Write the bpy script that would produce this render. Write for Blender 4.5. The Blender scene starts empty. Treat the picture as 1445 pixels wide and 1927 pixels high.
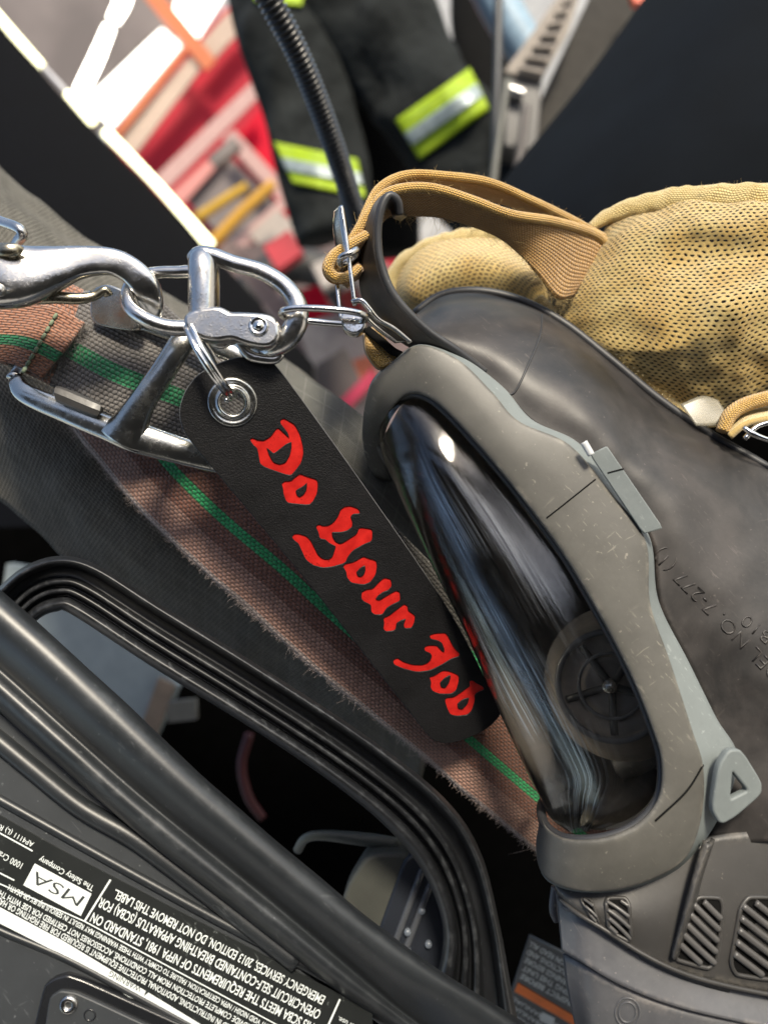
import bpy, math, random
from math import radians, sin, cos, pi
from mathutils import Vector, Matrix, noise
from mathutils.bvhtree import BVHTree
random.seed(7)
S = bpy.context.scene
COL = S.collection
# ------------------------------------------------------------------ camera, world, sun
W0, H0, F = 1445.0, 1927.0, 1445.0
PITCH, ROLL = radians(35), radians(40)
CAMLOC = Vector((0, 0, 1.35))
fwd = Vector((0, cos(PITCH), -sin(PITCH)))
r0 = Vector((1, 0, 0)); u0 = Vector((0, sin(PITCH), cos(PITCH)))
cx = r0*cos(ROLL) - u0*sin(ROLL)
cy = r0*sin(ROLL) + u0*cos(ROLL)
cz = -fwd
R3 = Matrix((cx, cy, cz)).transposed()
CM = Matrix.Translation(CAMLOC) @ R3.to_4x4()
cam = bpy.data.cameras.new('camera'); camo = bpy.data.objects.new('camera', cam); COL.objects.link(camo)
camo.matrix_world = CM
cam.sensor_fit = 'VERTICAL'; cam.sensor_height = 36; cam.lens = 36*F/H0
cam.clip_start = 0.005; cam.clip_end = 500
cam.dof.use_dof = True; cam.dof.focus_distance = 0.220
cam.dof.aperture_fstop = 7.8
S.camera = camo

LIGHT = (R3 @ Vector((0.10, 0.64, 0.66))).normalized()      # direction to the sun
w = bpy.data.worlds.new('World'); S.world = w; w.use_nodes = True
wn = w.node_tree; sky = wn.nodes.new('ShaderNodeTexSky'); sky.sky_type = 'NISHITA'; sky.sun_disc = False
sky.sun_elevation = math.asin(LIGHT.z); sky.sun_rotation = math.atan2(LIGHT.x, LIGHT.y)
sky.dust_density = 2.0
bg = wn.nodes['Background']; wn.links.new(sky.outputs[0], bg.inputs[0]); bg.inputs[1].default_value = 0.11
sun = bpy.data.lights.new('sun', 'SUN'); sun.energy = 2.4; sun.angle = radians(11); sun.color = (1, .93, .82)
suno = bpy.data.objects.new('sun', sun); COL.objects.link(suno)
suno.rotation_euler = LIGHT.to_track_quat('Z', 'Y').to_euler(); suno.location = (0, 0, 5)
S.view_settings.view_transform = 'Standard'; S.view_settings.look = 'None'; S.view_settings.gamma = 1
S.view_settings.use_curve_mapping = False; S.view_settings.exposure = 1.32
S.view_settings.use_white_balance = True; S.view_settings.white_balance_temperature = 7000; S.view_settings.white_balance_tint = 8
S.cycles.max_bounces = 10; S.cycles.transparent_max_bounces = 16

# ------------------------------------------------------------------ geometry helpers
def P(x, y, d):
    return CM @ Vector(((x-W0/2)/F*d, (H0/2-y)/F*d, -d))
def Q(t): return P(t[0], t[1], t[2])
def V(*a): return CM.to_3x3() @ Vector(a)     # direction given along right, up and back of the view
def px(n, d): return n/F*d

def cat(p0, p1, p2, p3, t):
    return 0.5*((2*p1)+(p2-p0)*t+(2*p0-5*p1+4*p2-p3)*t*t+(3*p1-p0-3*p2+p3)*t**3)
def spline(pts, n, closed=False):
    """even resample of a Catmull-Rom curve through pts (Vectors of any size)"""
    m = len(pts); dense = []
    if m == 2 and not closed:
        dense = [pts[0].lerp(pts[1], i/8) for i in range(9)]
    else:
        segs = m if closed else m-1
        for i in range(segs):
            if closed: a, b, c, d = pts[(i-1) % m], pts[i], pts[(i+1) % m], pts[(i+2) % m]
            else:
                b, c = pts[i], pts[i+1]
                a = pts[i-1] if i > 0 else b*2-c
                d = pts[i+2] if i+2 < m else c*2-b
            for k in range(10): dense.append(cat(a, b, c, d, k/10))
        dense.append((pts[0] if closed else pts[-1]).copy())
    L = [0]
    for i in range(1, len(dense)): L.append(L[-1]+(dense[i].to_3d()-dense[i-1].to_3d()).length)
    out = []; j = 0; tot = L[-1]; cnt = n if closed else n-1
    for i in range(n):
        s = tot*i/cnt
        while j < len(L)-2 and L[j+1] < s: j += 1
        dd = L[j+1]-L[j]; t = (s-L[j])/dd if dd > 0 else 0
        out.append(dense[j].lerp(dense[j+1], t))
    return out

class MB:
    def __init__(s): s.v = []; s.f = []; s.uv = []
    def add(s, verts, faces, uvs=None):
        b = len(s.v); s.v += list(verts); s.f += [[i+b for i in f] for f in faces]
        s.uv += list(uvs) if uvs else [(0, 0)]*len(verts)
    def build(s, name, mat, parent=None, smooth=True, flip=False, solid=0, bevel=0, sub=0, angle=None):
        me = bpy.data.meshes.new(name)
        off = parent_origin(parent)
        me.from_pydata([v-off for v in s.v], [], s.f)
        uvl = me.uv_layers.new(name='UVMap')
        for l in me.loops: uvl.data[l.index].uv = s.uv[l.vertex_index]
        if smooth: me.polygons.foreach_set('use_smooth', [True]*len(me.polygons))
        me.validate(); me.update()
        o = bpy.data.objects.new(name, me); COL.objects.link(o)
        if mat: me.materials.append(mat)
        if parent is not None: o.parent = parent
        if solid:
            m = o.modifiers.new('s', 'SOLIDIFY'); m.thickness = abs(solid); m.offset = -1 if solid > 0 else 0
        if bevel:
            m = o.modifiers.new('b', 'BEVEL'); m.width = bevel; m.segments = 3; m.limit_method = 'ANGLE'; m.angle_limit = radians(35)
        if sub:
            m = o.modifiers.new('u', 'SUBSURF'); m.levels = sub; m.render_levels = sub
        if angle:
            me.set_sharp_from_angle(angle=radians(angle))
        return o
def parent_origin(p):
    v = Vector((0, 0, 0))
    while p is not None: v = v + p.location; p = p.parent
    return v
def thing(name, label, cat_, at, group=None):
    o = bpy.data.objects.new(name, None); COL.objects.link(o); o.location = at; o.empty_display_size = .01
    o['label'] = label; o['category'] = cat_
    if group: o['group'] = group
    return o
def tag(o, label, cat_, group=None, kind=None):
    if label: o['label'] = label
    if cat_: o['category'] = cat_
    if group: o['group'] = group
    if kind: o['kind'] = kind
    return o

def grid(rows, nu=40, nv=12, linear_v=False, disp=None, closed_u=False, closed_v=False, mb=None):
    """rows: list of curves (lists of Vectors) -> surface; u along curves, v across"""
    R = [spline(r, nu, closed_u) for r in rows]
    cols = []
    for i in range(nu):
        c = [r[i] for r in R]
        if linear_v:
            m = len(c)-1; per = max(1, round(nv/m)); out = []
            for k in range(m):
                for q in range(per): out.append(c[k].lerp(c[k+1], q/per))
            out.append(c[-1]); cols.append(out)
        else: cols.append(spline(c, nv, closed_v))
    nv2 = len(cols[0]); mid = nv2//2
    us = [0]
    for i in range(1, nu): us.append(us[-1]+(cols[i][mid]-cols[i-1][mid]).length)
    uvs = []; vs = []
    for i in range(nu):
        w_ = 0
        for j in range(nv2):
            if j: w_ += (cols[i][j]-cols[i][j-1]).length
            vs.append(cols[i][j]); uvs.append((us[i]*100, j/(nv2-1)))
    # v in cm using the mean width
    mw = sum((cols[nu//2][j]-cols[nu//2][j-1]).length for j in range(1, nv2))*100
    uvs = [(a, b*mw) for a, b in uvs]
    fs = []
    for i in range(nu if closed_u else nu-1):
        i2 = (i+1) % nu
        for j in range(nv2 if closed_v else nv2-1):
            j2 = (j+1) % nv2
            fs.append([i*nv2+j, i2*nv2+j, i2*nv2+j2, i*nv2+j2])
    # orient to camera on average
    n = Vector()
    for f in fs[::max(1, len(fs)//60)]:
        a, b, c = vs[f[0]], vs[f[1]], vs[f[2]]; nn = (b-a).cross(c-a)
        n += nn*(1 if nn.dot(CAMLOC-a) > 0 else -1)*0 + nn
    if n.dot(CAMLOC-vs[len(vs)//2]) < 0: fs = [f[::-1] for f in fs]
    if disp:
        nrm = [Vector() for _ in vs]
        for f in fs:
            q = (vs[f[1]]-vs[f[0]]).cross(vs[f[2]]-vs[f[0]])
            for k in f: nrm[k] += q
        vs = [v+nrm[k].normalized()*disp(uvs[k][0], uvs[k][1], v) if nrm[k].length > 0 else v for k, v in enumerate(vs)]
    mb = mb or MB(); mb.add(vs, fs, uvs); return mb

def tube(pts, n=14, seg=None, closed=False, flat=1.0, ref=None, mb=None, prof=None, raw=False, caps=True, twist=0):
    """pts: (x, y, depth, radius in px) or world Vectors of 4 (raw). flat scales along ref direction"""
    if raw: P4 = pts
    else: P4 = [Vector((*P(a[0], a[1], a[2]), px(a[3], a[2]))) for a in pts]
    seg = seg or max(12, len(pts)*6)
    C4 = spline4(P4, seg, closed)
    ref = ref or V(0, 0, 1)
    vs = []; fs = []; uvs = []; m = len(C4); L = 0; up = None
    for i, c in enumerate(C4):
        p = c.to_3d(); r = c[3]
        a = C4[(i-1) % m] if (closed or i > 0) else C4[i]
        b = C4[(i+1) % m] if (closed or i < m-1) else C4[i]
        t = (b.to_3d()-a.to_3d()).normalized()
        if up is None: s1 = t.cross(ref)
        else: s1 = t.cross(up)
        if s1.length < 1e-6: s1 = t.cross(V(0, 1, 0.1))
        s1.normalize(); s2 = s1.cross(t).normalized()
        if raw == 'transport' or prof is None and flat == 1.0: up = s2
        if i: L += (p-C4[i-1].to_3d()).length
        for k in range(n):
            th = 2*pi*k/n
            q = prof(th) if prof else 1
            vs.append(p + s1*(cos(th)*r*q) + s2*(sin(th)*r*q*flat)); uvs.append((L*100, k/n*2*pi*r*100))
    for i in range(m if closed else m-1):
        i2 = (i+1) % m
        for k in range(n):
            k2 = (k+1) % n
            fs.append([i*n+k, i*n+k2, i2*n+k2, i2*n+k])
    if not closed and caps:
        fs.append(list(range(n))[::-1]); fs.append([(m-1)*n+k for k in range(n)])
    mb = mb or MB(); mb.add(vs, fs, uvs); return mb
def spline4(pts, n, closed):
    m = len(pts); dense = []
    segs = m if closed else m-1
    for i in range(segs):
        if closed: a, b, c, d = pts[(i-1) % m], pts[i], pts[(i+1) % m], pts[(i+2) % m]
        else:
            b, c = pts[i], pts[i+1]; a = pts[i-1] if i > 0 else b*2-c; d = pts[i+2] if i+2 < m else c*2-b
        for k in range(10):
            q = cat(a, b, c, d, k/10); q[3] = max(q[3], 1e-5); dense.append(q)
    dense.append(pts[0] if closed else pts[-1])
    L = [0]
    for i in range(1, len(dense)): L.append(L[-1]+(dense[i].to_3d()-dense[i-1].to_3d()).length)
    out = []; j = 0; cnt = n if closed else n-1
    for i in range(n):
        s = L[-1]*i/cnt
        while j < len(L)-2 and L[j+1] < s: j += 1
        dd = L[j+1]-L[j]; out.append(dense[j].lerp(dense[j+1], (s-L[j])/dd if dd > 0 else 0))
    return out

class Plane:
    def __init__(s, a, b, c):
        s.o = Q(a); p2, p3 = Q(b), Q(c)
        s.n = (p2-s.o).cross(p3-s.o).normalized()
        if s.n.dot(CAMLOC-s.o) < 0: s.n = -s.n
        s.k = a[2]/F
    def __call__(s, x, y, z=0):
        d = (P(x, y, 1)-CAMLOC); t = (s.o-CAMLOC).dot(s.n)/d.dot(s.n)
        return CAMLOC+d*t+s.n*z*s.k
class Surf:
    """drops picture points onto a built surface; z is millimetres off it"""
    def __init__(s, *mbs):
        vs = []; fs = []
        for m in mbs: b = len(vs); vs += m.v; fs += [[i+b for i in f] for f in m.f]
        s.t = BVHTree.FromPolygons(vs, fs); s.last = .21
    def __call__(s, x, y, z=0):
        d = (P(x, y, 1)-CAMLOC).normalized()
        h = s.t.ray_cast(CAMLOC, d)
        if h[0] is None: return P(x, y, s.last-z*.001)
        s.last = -(CM.inverted() @ h[0]).z
        return h[0]-d*(z*.001)

def chaikin(pts, k=.18, it=1):
    for _ in range(it):
        out = []
        for i in range(len(pts)):
            a = pts[i]; b = pts[(i+1) % len(pts)]
            out.append((a[0]+(b[0]-a[0])*k, a[1]+(b[1]-a[1])*k)); out.append((a[0]+(b[0]-a[0])*(1-k), a[1]+(b[1]-a[1])*(1-k)))
        pts = out
    return pts
def curve_mesh(cu):
    o = bpy.data.objects.new('tmp', cu); COL.objects.link(o)
    bpy.context.view_layer.update()
    dg = bpy.context.evaluated_depsgraph_get()
    me = bpy.data.meshes.new_from_object(o.evaluated_get(dg))
    vs = [v.co.copy() for v in me.vertices]; fs = [list(p.vertices) for p in me.polygons]
    bpy.data.objects.remove(o); bpy.data.meshes.remove(me)
    return vs, fs
def fill(loops, extrude=0, bevel=0, res=2, off=0):
    cu = bpy.data.curves.new('c', 'CURVE'); cu.dimensions = '2D'; cu.fill_mode = 'BOTH' if True else 'FRONT'
    cu.extrude = extrude; cu.bevel_depth = bevel; cu.bevel_resolution = res; cu.offset = off
    for lp in loops:
        sp = cu.splines.new('POLY'); sp.points.add(len(lp)-1)
        for q, (a, b) in zip(sp.points, lp): q.co = (a, -b, 0, 1)
        sp.use_cyclic_u = True
    return curve_mesh(cu)
def shape(loops, surf, extrude=0, bevel=0, z=0, mb=None, uvk=1.0, off=0):
    """filled outline in picture points dropped on a plane or surface"""
    vs, fs = fill(loops, extrude, bevel, 2, off)
    mb = mb or MB()
    W = [surf(v.x, -v.y, v.z+z) for v in vs]
    mb.add(W, fs, [(v.x*.0145*uvk, v.y*.0145*uvk) for v in vs]); return mb
_cap = {}
def text(s, a, b, h, surf, z=.3, mb=None, bold=0.0, top=None, extrude=0, shear=0, mid=False):
    """s from picture point a to b (baseline); h letter height; top = which side the tops point to (picture vector)"""
    cu = bpy.data.curves.new('t', 'FONT'); cu.body = s; cu.size = 1; cu.offset = bold; cu.resolution_u = 3; cu.extrude = extrude; cu.shear = shear
    vs, fs = curve_mesh(cu)
    if not vs: return mb
    x0 = min(v.x for v in vs); x1 = max(v.x for v in vs); ch = .70
    ax, ay = b[0]-a[0], b[1]-a[1]; L = math.hypot(ax, ay); ax /= L; ay /= L
    ux, uy = ay, -ax
    if top and (ux*top[0]+uy*top[1]) < 0: ux, uy = -ux, -uy
    mb = mb or MB(); sx = L/(x1-x0)
    if mid: a = (a[0]-ux*h/2, a[1]-uy*h/2)
    W = [surf(a[0]+ax*(v.x-x0)*sx+ux*v.y*h/ch, a[1]+ay*(v.x-x0)*sx+uy*v.y*h/ch, z+v.z) for v in vs]
    mb.add(W, fs); return mb

# ------------------------------------------------------------------ materials
class NT:
    def __init__(s, name):
        s.m = bpy.data.materials.new(name); s.m.use_nodes = True; s.t = s.m.node_tree; s.b = s.t.nodes['Principled BSDF']
        s.out = s.t.nodes['Material Output']
    def n(s, typ, **k):
        nd = s.t.nodes.new('ShaderNode'+typ)
        for a, v in k.items():
            if a.startswith('i_'):
                key = a[2:]; key = int(key) if key.isdigit() else key
                s.set(nd.inputs[key], v)
            else: setattr(nd, a, v)
        return nd
    def set(s, inp, v):
        if isinstance(v, bpy.types.NodeSocket): s.t.links.new(v, inp)
        elif isinstance(v, bpy.types.Node): s.t.links.new(v.outputs[0], inp)
        else:
            try: inp.default_value = v
            except Exception: inp.default_value = (*v, 1)
    def math(s, op, a, b=0, c=0):
        nd = s.n('Math', operation=op); s.set(nd.inputs[0], a); s.set(nd.inputs[1], b); s.set(nd.inputs[2], c); return nd.outputs[0]
    def coord(s, kind='Object', scale=(1, 1, 1), rot=(0, 0, 0)):
        tc = s.n('TexCoord'); mp = s.n('Mapping'); s.set(mp.inputs[0], tc.outputs[kind]); mp.inputs['Scale'].default_value = scale
        mp.inputs['Rotation'].default_value = rot
        return mp.outputs[0]
    def noise(s, sc, co=None, detail=4, rough=.55, dist=0):
        nd = s.n('TexNoise'); nd.inputs['Scale'].default_value = sc; nd.inputs['Detail'].default_value = detail
        nd.inputs['Roughness'].default_value = rough; nd.inputs['Distortion'].default_value = dist
        s.set(nd.inputs['Vector'], co or s.coord()); return nd.outputs[0]
    def ramp(s, fac, stops, interp='LINEAR'):
        nd = s.n('ValToRGB'); cr = nd.color_ramp; cr.interpolation = interp
        while len(cr.elements) < len(stops): cr.elements.new(.5)
        for e, (p, c) in zip(cr.elements, stops):
            e.position = p; e.color = (*c, 1) if hasattr(c, '__len__') else (c, c, c, 1)
        s.set(nd.inputs[0], fac); return nd.outputs[0]
    def mix(s, fac, a, b, mode='MIX'):
        nd = s.n('MixRGB', blend_type=mode); s.set(nd.inputs[0], fac); s.set(nd.inputs[1], a); s.set(nd.inputs[2], b); return nd.outputs[0]
    def bump(s, h, strength=.5, dist=.0003, normal=None):
        nd = s.n('Bump'); nd.inputs['Strength'].default_value = strength; nd.inputs['Distance'].default_value = dist
        s.set(nd.inputs['Height'], h)
        if normal: s.set(nd.inputs['Normal'], normal)
        return nd.outputs[0]
    def p(s, **k):
        names = dict(color='Base Color', rough='Roughness', metal='Metallic', normal='Normal', alpha='Alpha', spec='Specular IOR Level',
                     sheen='Sheen Weight', coat='Coat Weight', em='Emission Color', ems='Emission Strength', trans='Transmission Weight', aniso='Anisotropic', sss='Subsurface Weight', coatr='Coat Roughness')
        for a, v in k.items(): s.set(s.b.inputs[names[a]], v)
        return s.m

def plain(name, c, rough=.5, metal=0, bump=0, bs=800, var=.15, spec=.5, em=0, bd=.0002):
    t = NT(name)
    nz = t.noise(bs*.12)
    col = t.mix(t.ramp(nz, [(.35, 0), (.7, 1)]), tuple(x*(1-var) for x in c), tuple(min(1, x*(1+var)) for x in c))
    t.p(color=col, rough=rough, metal=metal, spec=spec)
    if bump: t.p(normal=t.bump(t.noise(bs), bump, bd))
    if em: t.p(em=(*c, 1), ems=em)
    return t.m

def chrome_mat(name='polished_steel', c=(.62, .60, .57), r0_=.13, r1=.34):
    t = NT(name); nz = t.noise(180, detail=6, rough=.7)
    pits = t.noise(1400, detail=3)
    sm = t.noise(60, t.coord(scale=(1, 1, 1)), 5)
    t.p(color=t.mix(t.ramp(sm, [(.3, 0), (.75, 1)]), c, tuple(x*.66 for x in c)), metal=1, rough=t.ramp(nz, [(.3, r0_), (.75, r1)]),
        normal=t.bump(t.ramp(pits, [(.55, 0), (.8, 1)]), .25, .0001))
    return t.m
M = {}
M['chrome'] = chrome_mat()
M['chrome_bright'] = chrome_mat('bright_wire', (.74, .73, .71), .04, .15)
M['steel_worn'] = chrome_mat('worn_buckle_steel', (.58, .57, .53), .12, .38)
M['brass'] = chrome_mat('dull_spring_brass', (.42, .37, .27), .15, .4)

def leather():
    t = NT('black_leather'); co = t.coord()
    v = t.n('TexVoronoi', feature='F1'); v.inputs['Scale'].default_value = 2300; t.set(v.inputs['Vector'], co)
    n1 = t.noise(2600, co, 3); n2 = t.noise(90, co, 5)
    cre = t.noise(160, t.coord(scale=(1, 1, 1)), 6, .7, 1.5)
    h = t.math('ADD', t.math('MULTIPLY', v.outputs['Distance'], .8), t.math('MULTIPLY', n1, .7))
    h = t.math('ADD', h, t.math('MULTIPLY', cre, 1.1))
    h = t.math('ADD', h, t.math('MULTIPLY', t.noise(26, t.coord(scale=(1, 1, 9), rot=(.3, .5, .2)), 5, .7), 1.0))
    t.p(coat=.05, coatr=.2)
    t.p(color=t.ramp(n2, [(.3, (.005, .005, .0055)), (.8, (.010, .010, .011))]), rough=t.ramp(n1, [(.3, .36), (.8, .6)]), spec=.22,
        normal=t.bump(h, .5, .0002))
    return t.m
M['leather'] = leather()
M['leather_edge'] = plain('leather_edge', (.11, .115, .12), .6, bump=.6, bs=1500)
def redpaint():
    t = NT('red_letter_paint'); n1 = t.noise(1200)
    wear = t.math('MULTIPLY', t.ramp(t.noise(1500, None, 3), [(.60, 0), (.70, .7)]), t.ramp(t.noise(150, None, 3), [(.45, 0), (.6, 1)]))
    t.p(color=t.mix(wear, t.ramp(t.noise(300), [(.3, (.34, .010, .009)), (.8, (.52, .020, .016))]), (.10, .004, .004, 1)), rough=.25, normal=t.bump(n1, .25, .00015)); return t.m
M['red_paint'] = redpaint()

def weave(name, stops, wcm=5.0, pu=.11, pv=.085, bs=.9, fuzz=.3, off=.5, dirt=.0, bands=None):
    """woven webbing; stops over width (cm fraction) give colours; UVs are centimetres"""
    t = NT(name); co = t.coord('UV'); sx = t.n('SeparateXYZ'); t.set(sx.inputs[0], co)
    u, v = sx.outputs[0], sx.outputs[1]
    wob = t.math('MULTIPLY', t.math('SUBTRACT', t.noise(8, co, 3), .5), .06)
    v2 = t.math('ADD', v, wob)
    # plain weave: rows of ribs, alternate rows shifted
    row = t.math('FLOOR', t.math('DIVIDE', v2, pv))
    sh = t.math('MULTIPLY', t.math('MODULO', row, 2), .5)
    fu = t.math('FRACT', t.math('ADD', t.math('DIVIDE', u, pu), sh)); fv = t.math('FRACT', t.math('DIVIDE', v2, pv))
    bu = t.math('SINE', t.math('MULTIPLY', fu, pi)); bv = t.math('SINE', t.math('MULTIPLY', fv, pi))
    h = t.math('MULTIPLY', t.math('POWER', bu, .6), t.math('POWER', bv, .6))
    fib = t.noise(60, t.coord('UV', (1, 3, 1)), 3)
    hh = t.math('ADD', h, t.math('MULTIPLY', fib, fuzz))
    vf = t.math('DIVIDE', v, wcm)
    col = t.ramp(vf, stops, 'CONSTANT')
    if bands: col = bands(t, u, v, col)
    nz = t.noise(1.3, co, 6, .7)
    col = t.mix(t.ramp(nz, [(.35, 0), (.7, .55)]), col, t.mix(1, col, (.42, .38, .35, 1), 'MULTIPLY'))
    col = t.mix(t.ramp(t.noise(40, co, 2), [(.5, 0), (.75, .35)]), col, (.5, .46, .42, 1))
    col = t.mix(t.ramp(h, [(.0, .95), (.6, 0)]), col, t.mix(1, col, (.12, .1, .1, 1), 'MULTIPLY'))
    t.p(color=col, rough=.9, spec=.15, sheen=.3, normal=t.bump(hh, bs, .0008))
    return t.m
BR, GR, CP, GY, DK = (.30, .125, .085), (.03, .55, .19), (.44, .19, .11), (.15, .14, .133), (.09, .085, .082)
M['strap_long'] = weave('brown_harness_webbing', [(0, (.62, .50, .45)), (.05, (.50, .28, .215)), (.20, BR), (.31, GR), (.375, BR), (.62, DK), (.74, GR), (.80, DK)], 6.0, .18, .125, 1.0)  # first stops paint the fringe's pale fluff and the light it catches
def copper_bands(t, u, v, col):
    c2 = t.mix(t.ramp(t.math('DIVIDE', u, 10.0), [(0, 0), (.385, 1)], 'CONSTANT'), t.mix(.0, CP+(1,), CP+(1,)), GY+(1,))
    g = t.ramp(t.math('DIVIDE', v, 2.6), [(0, 0), (.30, 1), (.46, 0)], 'CONSTANT')
    st = t.ramp(t.math('DIVIDE', u, 10.0), [(0, 0), (.225, .8), (.25, 0)], 'CONSTANT')
    return t.mix(g, t.mix(st, c2, (.10, .13, .09, 1)), (.012, .26, .10, 1))
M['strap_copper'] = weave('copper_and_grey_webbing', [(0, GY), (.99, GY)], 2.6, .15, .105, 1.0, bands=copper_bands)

def cordura(name, c, pitch=.055, bs=.8):
    t = NT(name); co = t.coord('UV'); sx = t.n('SeparateXYZ'); t.set(sx.inputs[0], co); u, v = sx.outputs[0], sx.outputs[1]
    row = t.math('FLOOR', t.math('DIVIDE', v, pitch)); sh = t.math('MULTIPLY', t.math('MODULO', row, 2), .5)
    fu = t.math('FRACT', t.math('ADD', t.math('DIVIDE', u, pitch*1.1), sh)); fv = t.math('FRACT', t.math('DIVIDE', v, pitch))
    h = t.math('MULTIPLY', t.math('SINE', t.math('MULTIPLY', fu, pi)), t.math('SINE', t.math('MULTIPLY', fv, pi)))
    nz = t.noise(.8, co, 6, .65)
    rs = t.math('GREATER_THAN', t.math('FRACT', t.math('DIVIDE', v, .72)), .93)
    rs2 = t.math('GREATER_THAN', t.math('FRACT', t.math('DIVIDE', u, .72)), .93)
    col = t.mix(t.ramp(nz, [(.3, 0), (.75, 1)]), tuple(x*.75 for x in c)+(1,), tuple(x*1.25 for x in c)+(1,))
    col = t.mix(t.ramp(h, [(0, .95), (.6, 0)]), col, t.mix(1, col, (.12, .12, .12, 1), 'MULTIPLY'))
    col = t.mix(t.math('MULTIPLY', t.math('MAXIMUM', rs, rs2), .18), col, tuple(min(1, x*1.7) for x in c)+(1,))
    t.p(color=col, rough=.85, spec=.2, normal=t.bump(h, bs, .0003)); return t.m
M['cordura'] = cordura('grey_pack_cloth', (.155, .148, .13), .15, 1.0)
M['ripstop'] = cordura('ripstop_cloth', (.19, .19, .175))

def knit(solid_=False):
    t = NT('tan_knit_net'); co = t.coord('UV'); sx = t.n('SeparateXYZ'); t.set(sx.inputs[0], co)
    wv = t.math('MULTIPLY', t.math('SUBTRACT', t.noise(.9, co, 3), .5), .32)
    wv2 = t.math('MULTIPLY', t.math('SUBTRACT', t.noise(1.1, co, 3), .5), .28)
    u, v = t.math('ADD', sx.outputs[0], wv), t.math('ADD', sx.outputs[1], wv2)
    p = .215
    row = t.math('FLOOR', t.math('DIVIDE', v, p*.62)); sh = t.math('MULTIPLY', t.math('MODULO', row, 2), .5)
    fu = t.math('SUBTRACT', t.math('FRACT', t.math('ADD', t.math('DIVIDE', u, p), sh)), .5)
    fv = t.math('SUBTRACT', t.math('FRACT', t.math('DIVIDE', v, p*.62)), .5)
    d = t.math('SQRT', t.math('ADD', t.math('MULTIPLY', t.math('MULTIPLY', fu, fu), 1.0), t.math('MULTIPLY', t.math('MULTIPLY', fv, fv), 1.25)))
    d = t.math('ADD', d, t.math('MULTIPLY', t.math('SUBTRACT', t.noise(14, co, 2), .5), .32))
    yarn = t.math('SINE', t.math('MULTIPLY', t.math('ADD', u, t.math('MULTIPLY', v, 1.4)), 2*pi/.045))
    yarn2 = t.math('SINE', t.math('MULTIPLY', t.math('SUBTRACT', u, t.math('MULTIPLY', v, 1.4)), 2*pi/.05))
    sgn = t.math('GREATER_THAN', fu, 0)
    yy = t.math('ADD', t.math('MULTIPLY', yarn, sgn), t.math('MULTIPLY', yarn2, t.math('SUBTRACT', 1, sgn)))
    h = t.math('ADD', t.ramp(d, [(.1, 0), (.34, 1)]), t.math('MULTIPLY', yy, .16))
    h = t.math('ADD', h, t.math('MULTIPLY', t.noise(60, co, 2), .35))
    col = t.ramp(t.noise(.7, co, 5, .6), [(.3, (.80, .52, .15)), (.7, (.95, .76, .33))])
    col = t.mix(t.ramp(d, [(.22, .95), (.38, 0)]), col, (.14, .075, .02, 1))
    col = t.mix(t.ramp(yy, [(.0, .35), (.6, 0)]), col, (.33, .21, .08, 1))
    al = t.ramp(d, [(.19, 0), (.25, 1)])
    t.p(color=col, rough=.95, spec=.1, sheen=.4, normal=t.bump(h, 1, .0007))
    if not solid_: t.p(alpha=al)
    return t.m
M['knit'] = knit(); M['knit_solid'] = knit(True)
def terry(name, c, c2, pu=.06, pv=.045):
    t = NT(name); co = t.coord('UV'); sx = t.n('SeparateXYZ'); t.set(sx.inputs[0], co)
    wv = t.math('MULTIPLY', t.math('SUBTRACT', t.noise(6, co, 3), .5), .08)
    u, v = t.math('ADD', sx.outputs[0], wv), sx.outputs[1]
    row = t.math('FLOOR', t.math('DIVIDE', v, pv)); sh = t.math('MULTIPLY', t.math('MODULO', row, 2), .5)
    fu = t.math('FRACT', t.math('ADD', t.math('DIVIDE', u, pu), sh)); fv = t.math('FRACT', t.math('DIVIDE', v, pv))
    h = t.math('MULTIPLY', t.math('SINE', t.math('MULTIPLY', fu, pi)), t.math('SINE', t.math('MULTIPLY', fv, pi)))
    h2 = t.math('ADD', h, t.math('MULTIPLY', t.noise(50, co, 3), .7))
    col = t.mix(t.ramp(t.noise(1.5, co, 5, .7), [(.3, 0), (.7, 1)]), c+(1,), c2+(1,))
    col = t.mix(t.ramp(h, [(0, .75), (.5, 0)]), col, t.mix(1, col, (.35, .28, .2, 1), 'MULTIPLY'))
    t.p(color=col, rough=.95, spec=.1, sheen=.5, normal=t.bump(h2, .9, .0005)); return t.m
M['terry'] = terry('tan_elastic', (.58, .33, .07), (.78, .50, .14), .085, .06)
M['terry_face'] = terry('tan_elastic_face', (.44, .24, .07), (.58, .34, .12), .10, .05)
M['terry_light'] = terry('pale_hem', (.76, .57, .22), (.92, .76, .38), .09, .07)

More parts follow.
